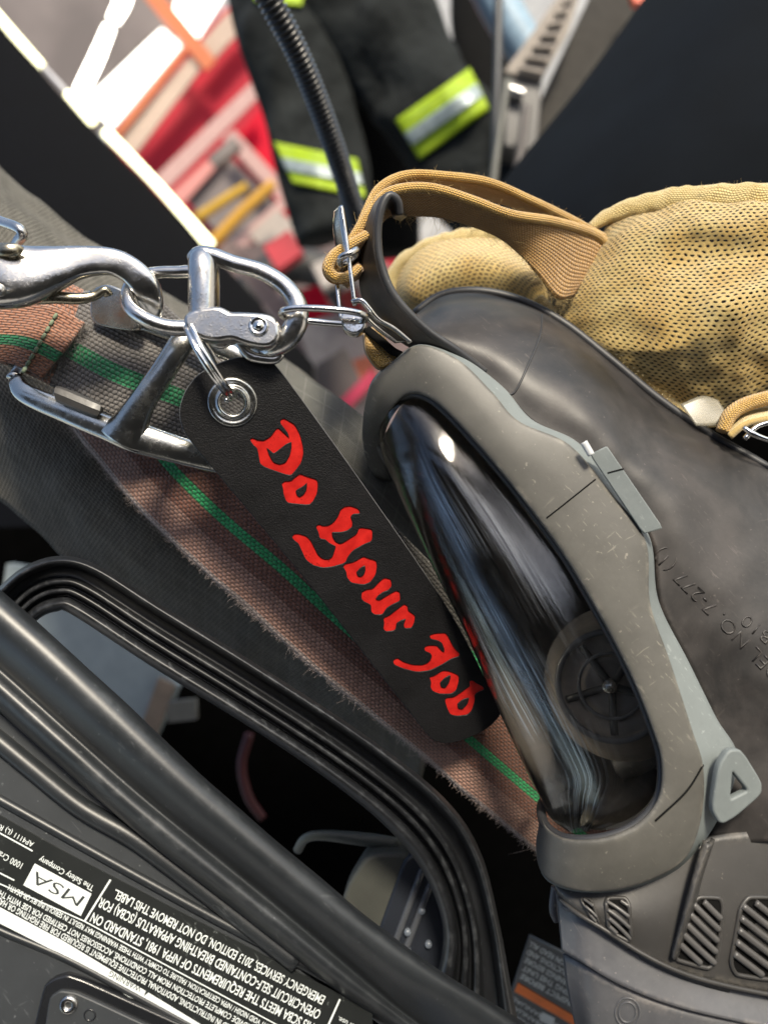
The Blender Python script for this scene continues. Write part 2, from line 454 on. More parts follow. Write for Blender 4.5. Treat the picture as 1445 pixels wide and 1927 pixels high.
def scuffed(name, c, rough=.45, scr=.5, hue=(.5, .45, .38), mott=.2, cl=None, grain=900, msc=28, worn_k=1.0, grime_k=1.0):
    t = NT(name); co = t.coord()
    n1 = t.noise(msc, co, 6, .65, .5)
    col = t.mix(t.ramp(n1, [(.35, 0), (.65, 1)]), tuple(x*(1-mott) for x in c)+(1,), tuple(x*(1+mott) for x in (cl or c))+(1,))
    # scratches: thin stretched noises in two directions
    s1 = t.noise(90, t.coord(scale=(14, 1, 3), rot=(.5, .4, .7)), 3, .6); s2 = t.noise(90, t.coord(scale=(1, 12, 2), rot=(.2, .9, .3)), 3, .6)
    patch = t.ramp(t.noise(22, co, 3), [(.46, 0), (.66, 1)])
    sc = t.math('MULTIPLY', t.math('MAXIMUM', t.ramp(s1, [(.63, 0), (.69, .8)]), t.ramp(s2, [(.66, 0), (.72, .7)])), patch)
    sc = t.math('MULTIPLY', sc, scr)
    spk = t.ramp(t.noise(700, co, 2), [(.69, 0), (.76, .6)])
    col = t.mix(t.math('MAXIMUM', sc, t.math('MULTIPLY', spk, scr)), col, hue+(1,))
    geo = t.n('NewGeometry'); worn = t.math('MULTIPLY', t.ramp(geo.outputs['Pointiness'], [(.505, 0), (.53, 1)]), t.ramp(t.noise(160, co, 5, .7), [(.48, 0), (.66, scr*worn_k*.45)]))
    col = t.mix(worn, col, hue+(1,))
    grime = t.ramp(t.noise(60, co, 8, .75), [(.42, 0), (.62, .35*grime_k)])
    col = t.mix(grime, col, tuple(x*.55 for x in c)+(1,))
    t.p(color=col, rough=t.math('ADD', rough, t.math('MULTIPLY', n1, .15)), normal=t.bump(t.noise(grain, co, 3), .2, .0001)); return t.m
M['bezel'] = scuffed('taupe_grey_frame_plastic', (.088, .085, .076), .42, .5, (.5, .46, .38), .1, grain=2500)
M['bezel_skylit'] = scuffed('skylit_grey_frame_rim', (.155, .177, .178), .5, .35, (.55, .58, .56), .1, grain=2500, worn_k=.3, grime_k=.5)  # frame grey made paler and bluer: sky light put into the colour
M['rubber'] = scuffed('aged_brown_black_rubber', (.013, .012, .012), .40, .5, (.17, .145, .13), .25, cl=(.033, .029, .0275), msc=38)
M['rubber_rim'] = scuffed('rubber_rim', (.03, .031, .034), .38, .3, (.3, .3, .3), .2)
M['rubber_in'] = scuffed('inner_rubber', (.17, .15, .13), .5, .35, (.3, .25, .2), .3, cl=(.24, .21, .185))
M['housing'] = scuffed('charcoal_housing_plastic', (.05, .048, .046), .38, .5, (.4, .36, .3), .12)
M['housing_low'] = scuffed('smoky_grey_canister_plastic', (.095, .098, .108), .35, .6, (.45, .4, .36), .2, cl=(.11, .11, .115))
M['slat'] = plain('slat_plastic', (.085, .082, .08), .35)
M['black_void'] = plain('matt_black', (.006, .006, .006), .9, spec=.1)
M['backplate'] = scuffed('satin_black_composite', (.020, .023, .026), .31, .25, (.35, .37, .38), .18, grain=1300)
M['backplate_dk'] = scuffed('black_composite', (.010, .011, .013), .34, .25, (.3, .32, .34), .2, grain=1100)
M['panel_grey'] = scuffed('speckled_charcoal_composite', (.034, .038, .042), .42, .4, (.4, .42, .43), .12, grain=900, worn_k=0, grime_k=.4)
M['label_black'] = scuffed('black_label_film', (.016, .018, .018), .28, .5, (.3, .33, .32), .1, worn_k=0, grime_k=.3)
M['print_white'] = plain('white_print', (.72, .77, .76), .5, var=.08)
M['print_dark'] = plain('dark_print', (.03, .035, .035), .5)
M['plastic_black'] = plain('glossy_black_plastic', (.012, .013, .015), .22, bump=.15, bs=500)
M['peg'] = plain('dark_peg', (.05, .048, .046), .35, bump=.2, bs=900)
def hivis():
    t = NT('lime_reflective_tape'); co = t.coord(); w_ = t.n('TexWave'); w_.inputs['Scale'].default_value = 110; t.set(w_.inputs['Vector'], co)
    t.p(color=t.mix(t.ramp(t.noise(30, co), [(.3, 0), (.7, 1)]), (.22, .34, .0, 1), (.33, .46, .004, 1)), rough=.6, normal=t.bump(w_.outputs[1], .5, .001)); return t.m
M['hivis'] = hivis()
M['silver'] = plain('silver_tape', (.28, .33, .33), .45, .3)
def lensmat():
    t = NT('scratched_clear_visor'); t.VW = 8.0
    co = t.coord('UV', (1, 1, 1))
    st = t.noise(3.2, t.coord('UV', (.22, 5, 1)), 5, .6, .2)       # fine scratches along the visor
    st2 = t.noise(5, t.coord('UV', (.16, 9, 1)), 3, .6)
    tr = t.n('BsdfTransparent'); tr.inputs[0].default_value = (.90, .90, .88, 1)
    gl = t.n('BsdfGlossy'); gl.inputs['Roughness'].default_value = .035; gl.inputs[0].default_value = (1, 1, 1, 1)
    bump = t.bump(t.math('ADD', st, t.math('MULTIPLY', st2, .3)), .09, .0005)
    t.set(gl.inputs['Normal'], bump)
    fr = t.n('Fresnel'); fr.inputs[0].default_value = 1.58
    mx = t.n('MixShader'); t.set(mx.inputs[0], t.math('MINIMUM', 1, t.math('MULTIPLY', fr.outputs[0], 1.15))); t.set(mx.inputs[1], tr.outputs[0]); t.set(mx.inputs[2], gl.outputs[0])
    df = t.n('BsdfGlossy'); df.inputs['Roughness'].default_value = .3; df.inputs[0].default_value = (.62, .66, .70, 1)
    sx = t.n('SeparateXYZ'); t.set(sx.inputs[0], co)
    vfr = t.math('DIVIDE', sx.outputs[1], t.VW)
    uu = t.math('DIVIDE', sx.outputs[0], 12.0)
    glare_band = t.math('MULTIPLY', t.ramp(vfr, [(.06, .02), (.14, .35), (.22, 1), (.36, .9), (.44, .05), (1, .03)]), t.ramp(uu, [(.12, .05), (.32, .8), (.8, 1)]))  # band gathers the scratch streaks into the visor's painted long highlight
    glare_streaks = t.math('MULTIPLY', t.math('MULTIPLY', t.ramp(t.noise(2.2, t.coord('UV', (.04, 4.0, 1)), 6, .8), [(.47, 0), (.56, 1)]), t.ramp(t.noise(.5, t.coord('UV', (.5, 1, 1)), 3), [(.40, .0), (.60, 1)])), t.math('MULTIPLY', glare_band, .75))
    dust = t.ramp(t.noise(30, co, 2), [(.70, 0), (.76, .35)])
    fz = t.math('MULTIPLY', t.math('MAXIMUM', glare_streaks, dust), 1.0)
    m2 = t.n('MixShader'); t.set(m2.inputs[0], fz); t.set(m2.inputs[1], mx.outputs[0]); t.set(m2.inputs[2], df.outputs[0])
    t.set(t.out.inputs[0], m2.outputs[0]); return t.m
M['lens'] = lensmat()
def clearplastic():
    t = NT('clear_soft_plastic'); t.p(color=(.30, .28, .22, 1), rough=.3, trans=.0, alpha=.5); return t.m
M['clear_tab'] = clearplastic()

def threads(mb, pts, count, ln, rad, dirs=None, spread=1.0):
    """loose fibres along a world-space polyline"""
    sp = spline(pts, 80)
    for _ in range(count):
        i = random.randrange(79); p = sp[i].lerp(sp[i+1], random.random())
        d = Vector((random.gauss(0, 1), random.gauss(0, 1), random.gauss(0, 1))).normalized()
        if dirs: d = (dirs*1.0+d*spread).normalized()
        l = ln*random.uniform(.3, 1.3); b = Vector((random.gauss(0, 1), random.gauss(0, 1), random.gauss(0, 1)))*l*.5
        q = [p, p+d*l*.5+b*.3, p+d*l+b]
        tube([Vector((*a, rad*(1-.25*k))) for k, a in enumerate(q)], n=3, seg=6, raw=True, mb=mb, caps=False)
    return mb

# ================================================================== THE SETTING
def flatbox(name, z, size, mat, **k):
    mb = MB(); s_ = size
    mb.add([Vector((-s_, -s_, z)), Vector((s_, -s_, z)), Vector((s_, s_, z)), Vector((-s_, s_, z))], [[0, 1, 2, 3]]); return mb.build(name, mat, smooth=False)
fl = flatbox('floor', 0, 60, plain('pale_concrete', (.30, .29, .27), .7, var=.2, bs=30)); tag(fl, None, None, kind='structure')

# ---- far background: red bay wall
def slab(name, pts, d, mat, parent=None, th=.01, tilt=0, lab=None, cat_=None, kind=None, group=None, bev=.0, smooth=False):
    pl = Plane((300, 300, d), (400, 300, d*(1+tilt)), (300, 400, d))
    mb = shape([pts], pl, extrude=th/pl.k/2, bevel=bev)
    o = mb.build(name, mat, parent, smooth=smooth)
    if lab or kind: tag(o, lab, cat_, group, kind)
    return o
red = plain('red_gloss_paint', (.30, .018, .03), .35, spec=.08); red2 = plain('bright_red_paint', (.40, .003, .018), .4, spec=.08)
cream = plain('cream_paint', (.34, .26, .21), .6, spec=.08); orange = plain('rust_orange_paint', (.38, .12, .06), .6, spec=.08)
greyc = plain('grey_roof_sheet', (.12, .10, .095), .8, var=.3, bs=20); pink = plain('pinkish_white_paint', (.36, .23, .21), .5, spec=.08)
white_em = plain('lit_tube', (1, .98, .88), .5, em=5); win_em = plain('daylit_window', (1, .98, .92), .5, em=1.3)
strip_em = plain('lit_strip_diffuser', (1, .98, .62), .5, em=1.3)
c = slab('ceiling', [(-200, -200), (420, -200), (330, 60), (120, 330), (-200, 100)], 3.2, greyc, th=.03); tag(c, None, None, kind='structure')
bw = thing('bay_wall', 'blurred red and cream station wall with bright windows far behind the metal clips', 'wall', P(430, 300, 2.9))
slab('wall_panel', [(200, 260), (420, 20), (520, -40), (760, 300), (760, 640), (480, 700), (300, 420)], 2.95, red, bw)
slab('bright_red_panel', [(445, 262), (500, 190), (560, 260), (640, 420), (560, 440)], 2.9, red2, bw)
slab('window', [(160, 195), (306, 55), (340, 86), (212, 238)], 2.86, win_em, bw)
slab('window', [(322, 38), (345, -40), (440, -40), (368, 78)], 2.86, win_em, bw)
slab('post', [(225, -60), (265, -60), (408, 115), (388, 134)], 2.80, orange, bw)
slab('trim_board', [(222, 262), (372, 92), (392, 112), (256, 290)], 2.82, cream, bw)
slab('trim_board', [(214, 250), (350, 82), (358, 90), (224, 262)], 2.80, orange, bw)
slab('window_strip', [(372, 90), (450, 0), (470, 40), (400, 116)], 2.84, cream, bw)
slab('cross_beam', [(292, 335), (478, 152), (490, 180), (316, 356)], 2.78, pink, bw)
slab('brace', [(420, 262), (440, 244), (622, 440), (604, 462)], 2.74, pink, bw)
slab('opening', [(352, 378), (425, 290), (520, 385), (440, 468)], 2.84, greyc, bw)
slab('lower_panel', [(322, 366), (420, 275), (430, 290), (345, 384)], 2.80, plain('dusty_red', (.42, .16, .14), .6), bw)
slab('sill', [(410, 480), (545, 360), (556, 374), (430, 500)], 2.72, pink, bw)
slab('pale_patch', [(470, 440), (520, 395), (570, 430), (515, 500)], 2.70, plain('pale_grey_sheet', (.28, .24, .21), .7), bw)
for a in ([(372, 405), (440, 352), (452, 366), (388, 420)], [(400, 450), (500, 340), (512, 354), (416, 470)]):
    pass
hm = tube([(370, 412, 2.6, 9), (430, 372, 2.6, 9), (465, 350, 2.6, 8)], mb=None)
tag(hm.build('hose', plain('yellow_jacket', (.40, .23, .01), .6)), 'short blurred yellow hose end in front of the red wall', 'hose', group='yellow hoses on the rack')
hm = tube([(398, 460, 2.55, 11), (455, 400, 2.55, 11), (515, 345, 2.55, 10)])
tag(hm.build('hose', M_y := plain('amber_jacket', (.40, .20, .01), .6)), 'longer blurred amber hose beside the short yellow one', 'hose', group='yellow hoses on the rack')
for nm, pts, lab in (('tube_light', [(240, -60, 2.6, 15), (232, 0, 2.6, 13), (214, 38, 2.6, 10)], 'upper lit tube light under the grey roof'),
                     ('tube_light', [(206, 52, 2.6, 9), (182, 110, 2.6, 11), (152, 172, 2.6, 11)], 'lower lit tube light under the grey roof')):
    tag(tube(pts).build(nm, white_em), lab, 'lamp', group='lit tube lights')
# clutter on the floor beyond
blk = plain('black_rubber_far', (.012, .012, .012), .6)
for nm, pts, d, mat, lab, ca in (
    ('wheel', None, 1.6, blk, 'blurred black tyre behind the chrome shackle', 'tyre'),
    ('plank', [(415, 470), (440, 455), (660, 720), (620, 730)], 1.3, plain('dusty_pink_wood', (.20, .14, .125), .7), 'blurred dusty plank crossing behind the shackle', 'plank'),
    ('rag', [(560, 620), (640, 590), (705, 640), (700, 830), (600, 720)], 1.25, plain('white_cloth', (.40, .34, .30), .9), 'blurred white rag beyond the steel link', 'rag'),
    ('red_crate', [(540, 560), (600, 540), (630, 590), (580, 625)], 1.28, red2, 'small blurred red crate beyond the steel link', 'crate'),
    ('crate', [(640, 690), (700, 670), (720, 740), (650, 730)], 1.2, plain('orange_red', (.6, .16, .08), .6), 'blurred orange crate above the ripstop cloth', 'crate'),
    ('tarpaulin', [(400, 480), (640, 430), (800, 560), (800, 1000), (560, 900), (420, 700)], 1.9, plain('mauve_tarp', (.10, .07, .068), .8, var=.5, bs=60), 'blurred mauve grey tarpaulin behind the rag and tyre', 'tarpaulin')):
    if pts: slab(nm, pts, d, mat, lab=lab, cat_=ca, th=.03)
    else:
        t_ = thing(nm, lab, ca, P(560, 640, 1.6))
        tube([(560+110*cos(a), 620+120*sin(a), 1.6, 34) for a in [k*pi/6 for k in range(12)]], closed=True, seg=40).build('tyre', mat, t_)
        tube([(560+50*cos(a), 620+55*sin(a), 1.6, 18) for a in [k*pi/6 for k in range(12)]], closed=True, seg=40).build('rim', plain('dull_rim', (.18, .16, .16), .5), t_)

# panels added out of view: they block sky light and show dark in the steel
tb = thing('sky_blocker', 'dark panels added behind the camera to block sky light, seen only as reflections in the steel', 'light blocker', CAMLOC+V(0, 0, .7))
vb_ = plain('blocker_grey', (.03, .028, .027), .7)
def camslab(name, cx_, cy_, cz_, sx, sy, sz):
    mb = MB(); c_ = [CAMLOC+V(cx_+a*sx/2, cy_+b*sy/2, cz_+c*sz/2) for a in (-1, 1) for b in (-1, 1) for c in (-1, 1)]
    mb.add(c_, [[0, 1, 3, 2], [4, 6, 7, 5], [0, 4, 5, 1], [2, 3, 7, 6], [0, 2, 6, 4], [1, 5, 7, 3]]); return mb.build(name, vb_, tb, smooth=False)
camslab('rear_blocker', 0, -.75, .75, 3.6, 2.0, .05)
camslab('top_blocker', -.15, .62, .75, 2.2, .12, .05)
camslab('top_blocker', .55, 1.05, .80, .10, .8, .05) if False else None

for nm, pts, d, c_, lab, ca in (
    ('box', [(500, 470), (545, 440), (570, 480), (525, 512)], 1.5, (.30, .02, .03), 'blurred dark red box among the clutter beyond the shackle', 'box'),
    ('box', [(590, 505), (640, 480), (655, 520), (610, 545)], 1.5, (.30, .27, .25), 'blurred off white box above the steel link', 'box'),
    ('bottle', [(640, 560), (668, 545), (690, 600), (662, 615)], 1.22, (.25, .015, .01), 'blurred red bottle just above the pivot of the mask buckle', 'bottle'),
    ('bag', [(600, 690), (650, 660), (690, 745), (640, 790), (590, 740)], 1.15, (.09, .075, .07), 'blurred grey brown bag left of the mask frame', 'bag'),
    ('strip', [(600, 800), (700, 700), (706, 716), (612, 816)], 1.12, (.36, .02, .06), 'blurred crimson strip left of the mask frame', 'strip'),
    ('board', [(395, 300), (440, 262), (452, 278), (408, 316)], 2.6, (.12, .10, .09), 'small blurred brown board on the red wall', 'board')):
    slab(nm, pts, d, plain(nm+'_paint', c_, .7, var=.3, bs=60), lab=lab, cat_=ca, th=.03, bev=2)

# ---- black compartment door with lit strip along its edge
door = thing('compartment_door', 'black compartment door behind the snap hook, its edge carrying a lit strip', 'door', P(200, 350, .8))
slab('door_leaf', [(-300, -120), (0, 52), (60, 118), (150, 222), (404, 482), (590, 690), (590, 1000), (-300, 1000)], .8, plain('navy_black_paint', (.0012, .0016, .0028), .6, spec=.08), door, th=.03, bev=2)
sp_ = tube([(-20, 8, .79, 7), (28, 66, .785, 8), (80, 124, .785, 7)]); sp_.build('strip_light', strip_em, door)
tube([(80, 124, .787, 5), (130, 178, .787, 5)]).build('strip_bracket', plain('bracket_grey', (.4, .4, .42), .4), door)
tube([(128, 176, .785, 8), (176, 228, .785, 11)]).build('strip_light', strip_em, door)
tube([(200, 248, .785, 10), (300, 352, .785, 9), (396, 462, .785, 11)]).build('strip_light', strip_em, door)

# ---- dark compartment behind the pack (one wall far below and right)
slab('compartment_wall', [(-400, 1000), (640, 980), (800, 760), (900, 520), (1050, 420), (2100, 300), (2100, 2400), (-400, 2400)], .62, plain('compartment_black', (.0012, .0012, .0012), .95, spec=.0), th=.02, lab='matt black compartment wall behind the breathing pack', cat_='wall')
# things seen through the opening of the pack frame
pf = thing('painted_locker', 'pale blue grey locker seen through the pack frame opening', 'locker', P(180, 1250, .5))
slab('locker_side', [(20, 1060), (140, 1080), (340, 1290), (290, 1400), (120, 1400), (0, 1200)], .5, plain('pale_blue_paint', (.22, .26, .275), .6, var=.08), pf, th=.01)
slab('locker_trim', [(300, 1275), (330, 1290), (290, 1400), (255, 1400)], .492, plain('brown_trim', (.20, .15, .11), .6), pf, th=.004)
tag(shape([[(318, 1320), (370, 1315), (372, 1352), (318, 1358)]], Plane((318, 1320, .48), (370, 1320, .48), (318, 1358, .48)), extrude=8).build('cloth', plain('pale_cloth', (.12, .115, .10), .9)), 'pale grey cloth scrap inside the pack frame opening', 'cloth')
tag(tube([(470, 1380, .45, 9), (455, 1440, .45, 9), (468, 1500, .45, 9), (495, 1540, .45, 8)]).build('cord', plain('dark_red_cord', (.05, .003, .005), .6)), 'dark red cord inside the pack frame opening', 'cord')

# ---- bunker trousers
tr = thing('bunker_trousers', 'charcoal bunker trousers with lime and silver bands hanging behind the tan strap', 'trousers', P(700, 200, .9))
tcl = NT('charcoal_turnout_cloth'); nz = tcl.noise(25); tcl.p(color=tcl.ramp(nz, [(.3, (.008, .009, .009)), (.75, (.022, .025, .025))]), rough=.9, spec=.1, normal=tcl.bump(tcl.noise(14, None, 3), .8, .02)); tcl = tcl.m
def leg(pts): 
    mb = tube(pts, n=28, seg=40, flat=.7)
    for i, v in enumerate(mb.v): mb.v[i] = v+V(0, 0, 1)*(noise.noise(v*9)*.03-abs(noise.noise(v*14+Vector((3, 1, 2))))*.03)+V(1, 0, 0)*noise.noise(v*7+Vector((5, 5, 5)))*.012
    return mb
lg1 = leg([(560, -220, .95, 90), (600, -60, .95, 130), (690, 40, .93, 120), (760, 120, .92, 105), (835, 228, .9, 98), (880, 300, .9, 92), (930, 400, .9, 84)]); lg1.build('trouser_leg', tcl, tr)
lg2 = leg([(470, -220, .95, 80), (510, -60, .95, 95), (545, 100, .93, 95), (585, 240, .92, 92), (612, 330, .9, 88), (640, 440, .9, 70)]); lg2.build('trouser_leg', tcl, tr)
def band(lg, c, mat, name, par, off):
    s_ = Surf(lg); s_.last = .9; c2 = [s_(*bilin(c, .5, v)) for v in (.1, .9)]
    rows = []
    for j in range(7):
        rows.append([s_(*bilin(c, i/14, j/6), off) for i in range(15)])
    return grid(rows, 30, 14).build(name, mat, par, solid=-.002)
def bilin(c, u, v):
    a = (c[0][0]*(1-u)+c[1][0]*u, c[0][1]*(1-u)+c[1][1]*u); b = (c[3][0]*(1-u)+c[2][0]*u, c[3][1]*(1-u)+c[2][1]*u)
    return (a[0]*(1-v)+b[0]*v, a[1]*(1-v)+b[1]*v)
b1 = band(lg1, [(745, 226), (884, 128), (920, 205), (790, 300)], M['hivis'], 'reflective_band', tr, 4)
band(lg1, [(760, 252), (895, 158), (908, 180), (776, 274)], M['silver'], 'silver_stripe', b1, 7)
b2 = band(lg2, [(516, 268), (672, 300), (688, 372), (552, 345)], M['hivis'], 'reflective_band', tr, 4)
band(lg2, [(528, 296), (678, 326), (683, 348), (540, 320)], M['silver'], 'silver_stripe', b2, 7)
b3 = band(lg2, [(470, -40), (575, -30), (568, 12), (480, 2)], M['hivis'], 'reflective_band', tr, 4)

for pts, lab in (([(600, -80, 1.05, 80), (660, 120, 1.05, 85), (700, 300, 1.05, 75), (715, 480, 1.05, 60)], 'blurred black filler added for the dark gap between the trouser legs'),
                 ([(915, -80, 1.1, 60), (935, 150, 1.1, 60), (945, 300, 1.1, 60), (950, 480, 1.1, 60)], 'blurred black filler added to darken the gap between the trousers and the rods')):
    mb = tube(pts, n=28, seg=40, flat=.5)
    for i, v in enumerate(mb.v): mb.v[i] = v+V(1, 0, 0)*noise.noise(v*9)*.02
    tag(mb.build('coat', M['black_void']), lab, 'coat', group='dark gap fillers')  # black fillers added to stand in for dark gaps beside the trouser legs

# ---- right hand background
slab_c = plain('navy_satin_moulding', (.0022, .0034, .0052), .9, spec=.10, bump=.12, bs=250, bd=.001)
rows = [[P(1250, -60, .62), P(1100, 150, .58), P(950, 335, .56), P(880, 440, .56)], [P(1400, -60, .50), P(1250, 200, .46), P(1120, 380, .45), P(1000, 560, .46)],
        [P(1620, -60, .46), P(1500, 250, .42), P(1400, 500, .42), P(1300, 700, .42)]]
tag(grid(rows, 40, 16).build('moulded_cover', slab_c, solid=.006), 'smooth dark navy moulded cover rising behind the tan head net', 'cover')
mr = thing('tool_bracket', 'ribbed beige metal bracket beside the dark navy cover', 'bracket', P(1000, 150, .8))
mtl = plain('dusty_beige_metal', (.20, .17, .14), .6, 0)
slab('bracket_face', [(948, 140), (1070, -30), (1090, -10), (1068, 60), (1014, 155)], .8, mtl, mr, bev=1)
for k in range(7):
    tube([(975+k*14, 128-k*20, .79, 5), (1022+k*9, 138-k*24, .79, 5)]).build('rib', mtl, mr)
slab('bracket_box', [(950, 145), (1012, 158), (1000, 300), (945, 290)], .82, plain('dark_box', (.03, .028, .026), .4), mr, th=.04, bev=2)
tube([(958, 168, .79, 10), (985, 178, .79, 10)]).build('bolt', M['chrome'], mr)
tag(slab('grey_cover', [(1072, 80), (1130, -40), (1260, -40), (990, 330), (1015, 200)], .85, plain('taupe_cover', (.035, .032, .028), .7, spec=.15), th=.03, bev=3), 'taupe grey plate between the bracket and the navy cover', 'plate')
for pts, lab in (([(938, -30, .75, 9), (936, 120, .75, 9), (930, 340, .75, 8)], 'thin black rod left of the ribbed bracket, nearest the trousers'),
                 ([(955, 150, .74, 7), (938, 260, .74, 7), (925, 360, .74, 7)], 'short olive grey rod below the ribbed bracket'),
                 ([(990, 200, .77, 9), (980, 280, .77, 9), (962, 380, .77, 9)], 'brown grey rod below the ribbed bracket, next to the navy cover')):
    tag(tube(pts).build('rod', plain('rod_grey', (.10, .10, .085) if 'olive' in lab else (.03, .032, .034) if 'black' in lab else (.08, .07, .065), .4)), lab, 'rod', group='rods by the bracket')
tag(tube([(900, -70, .95, 40), (950, 30, .95, 38), (1000, 110, .95, 36)]).build('pipe', plain('blue_grey_pipe', (.20, .29, .36), .5)), 'blurred blue grey pipe above the ribbed bracket', 'pipe')
tag(slab('red_tab', [(1180, -20), (1225, -20), (1218, 12), (1190, 10)], .8, plain('orange_red_tab', (.7, .09, .03), .5), th=.01), 'small orange red tab at the edge of the navy cover', 'tab')

# ---- corrugated black tube
cb = thing('corrugated_tube', 'black corrugated tube running down in front of the trousers', 'tube', P(600, 200, .36))
path = [(480, -60, .30, 24), (508, 0, .305, 23), (560, 100, .32, 21), (605, 210, .34, 20), (640, 310, .36, 19), (668, 400, .38, 18), (700, 520, .42, 18)]
P4 = [Vector((*P(a[0], a[1], a[2]), px(a[3], a[2]))) for a in path]
cc = spline4(P4, 560, False)
for i, q in enumerate(cc): q[3] *= 1+.13*sin(i*2*pi/8)
mbt = MB(); vs = []; fs = []; n = 20; up = V(0, 0, 1)
for i, q in enumerate(cc):
    a = cc[max(0, i-1)].to_3d(); b = cc[min(len(cc)-1, i+1)].to_3d(); t_ = (b-a).normalized(); s1 = t_.cross(up).normalized(); up = s1.cross(t_)
    for k in range(n): vs.append(q.to_3d()+s1*cos(2*pi*k/n)*q[3]+up*sin(2*pi*k/n)*q[3])
for i in range(len(cc)-1):
    for k in range(n): k2 = (k+1) % n; fs.append([i*n+k, i*n+k2, (i+1)*n+k2, (i+1)*n+k])
mbt.add(vs, fs); mbt.build('tube_wall', plain('black_loom', (.02, .021, .022), .32), cb)

# ================================================================== PACK CLOTH, STRAPS
# large padded grey pack the straps lie on
pr = [[(-260, 150, .36), (-60, 262, .33), (60, 360, .32), (200, 472, .32), (330, 560, .325), (480, 640, .33), (620, 740, .335), (760, 850, .34), (900, 960, .34)],
      [(-280, 300, .30), (-80, 400, .285), (40, 480, .28), (160, 590, .285), (300, 680, .29), (450, 740, .295), (590, 820, .30), (730, 930, .305), (860, 1050, .31)],
      [(-300, 560, .275), (-100, 640, .265), (0, 720, .262), (110, 820, .265), (240, 930, .27), (400, 1010, .28), (540, 1080, .285), (680, 1180, .295), (820, 1300, .30)],
      [(-300, 800, .29), (-120, 860, .288), (-20, 930, .29), (80, 1010, .292), (200, 1120, .30), (360, 1230, .31), (500, 1330, .32), (640, 1430, .33), (780, 1520, .34)],
      [(-300, 1050, .30), (-120, 1120, .30), (-40, 1180, .30), (60, 1260, .31), (170, 1340, .32), (330, 1420, .33), (470, 1500, .34), (600, 1580, .35), (740, 1660, .36)]]
pack = grid([[Q(p) for p in r] for r in pr[:4]], 110, 60, disp=lambda u, v, p: .0035*noise.noise(p*28)+.0012*noise.noise(p*90))
tag(pack.build('padded_pack', M['cordura'], solid=.004), 'grey padded woven cloth pack lying under the brown strap and steel hook', 'pack')
rip = grid([[P(470, 640, .262), P(560, 700, .262), P(640, 750, .265), P(760, 850, .27), P(860, 960, .275)], [P(450, 760, .25), P(560, 810, .252), P(640, 850, .255), P(720, 930, .26), P(820, 1040, .268)],
            [P(430, 880, .262), P(540, 930, .262), P(620, 970, .265), P(700, 1040, .27), P(800, 1120, .278)]], 50, 30, disp=lambda u, v, p: .001*noise.noise(p*60))
tag(rip.build('cloth_flap', M['ripstop'], solid=.0015), 'small grey ripstop flap behind the black leather tag', 'flap')

# long brown strap
sa = [(100, 760, .258), (170, 850, .254), (240, 935, .251), (340, 1035, .249), (450, 1132, .248), (575, 1245, .249), (700, 1345, .251), (850, 1470, .254), (1020, 1612, .259), (1180, 1750, .265)]
sb = [(300, 560, .256), (380, 640, .250), (470, 740, .245), (560, 830, .243), (660, 910, .243), (760, 1005, .245), (860, 1115, .249), (960, 1235, .254), (1110, 1390, .266), (1290, 1540, .28)]
LA = [Q(p) for p in sa]; LB = [Q(p) for p in sb]
toc = [CAMLOC-a for a in LA]
mid1 = [a.lerp(b, .06)+(CAMLOC-a).normalized()*.002 for a, b in zip(LA, LB)]
mid2 = [a.lerp(b, .5)+(CAMLOC-a).normalized()*.003 for a, b in zip(LA, LB)]
mid3 = [a.lerp(b, .94)+(CAMLOC-a).normalized()*.002 for a, b in zip(LA, LB)]
ls = thing('harness_strap', 'long frayed brown webbing strap with green stripes running under the leather tag', 'strap', Q((500, 1100, .255)))
g1 = grid([LA, mid1, mid2, mid3, LB], 160, 40, disp=lambda u, v, p: .0007*noise.noise(p*70))
# use real width fraction for the stripes: rescale v to a 6 cm cloth
mx = max(v for _, v in g1.uv); g1.uv = [(u, v/mx*6.0) for u, v in g1.uv]
g1.build('webbing', M['strap_long'], ls, solid=.002)
fz = threads(MB(), [a.lerp(b, .01) for a, b in zip(LA, LB)], 4200, .0013, .00004, dirs=V(-.5, -.6, 0.7), spread=1.3)
threads(fz, [a.lerp(b, .03) for a, b in zip(LA, LB)], 2500, .0012, .00004, dirs=V(-.2, -.3, 0.9), spread=1.0)
threads(fz, LA, 24, .004, .00003, dirs=V(-.6, -.7, 0), spread=.8)
o = fz.build('frayed_threads', plain('pale_fibre', (.52, .43, .40), .9), ls); o['kind'] = 'stuff'

# short strap through the buckle: copper part and grey part
ca = [(-90, 720, .236), (-20, 684, .232), (40, 700, .229), (100, 728, .227), (160, 762, .226), (225, 790, .228), (300, 815, .232), (400, 850, .236), (460, 880, .24)]
cb_ = [(-60, 520, .242), (10, 535, .238), (90, 520, .236), (160, 545, .235), (250, 590, .234), (320, 618, .236), (390, 650, .24), (450, 700, .243), (520, 770, .246)]
CA = [Q(p) for p in ca]; CB = [Q(p) for p in cb_]
ss = thing('buckle_strap', 'copper and grey webbing with a bright green stripe threaded through the steel buckle', 'strap', Q((150, 680, .23)))
def bulge(a, b, t, h): return [x.lerp(y, t)+(CAMLOC-x).normalized()*h for x, y in zip(a, b)]
g2 = grid([CA, bulge(CA, CB, .08, .0015), bulge(CA, CB, .5, .003), bulge(CA, CB, .92, .0015), CB], 120, 30, disp=lambda u, v, p: .0006*noise.noise(p*120))
mx = max(v for _, v in g2.uv); g2.uv = [(u, v/mx*2.6) for u, v in g2.uv]
g2.build('webbing', M['strap_copper'], ss, solid=.002)
f2 = threads(MB(), [Q((78, 712, .2265)), Q((105, 680, .2255)), Q((135, 640, .2265)), Q((160, 612, .2275))], 500, .003, .00005, dirs=V(.5, -.2, .6))
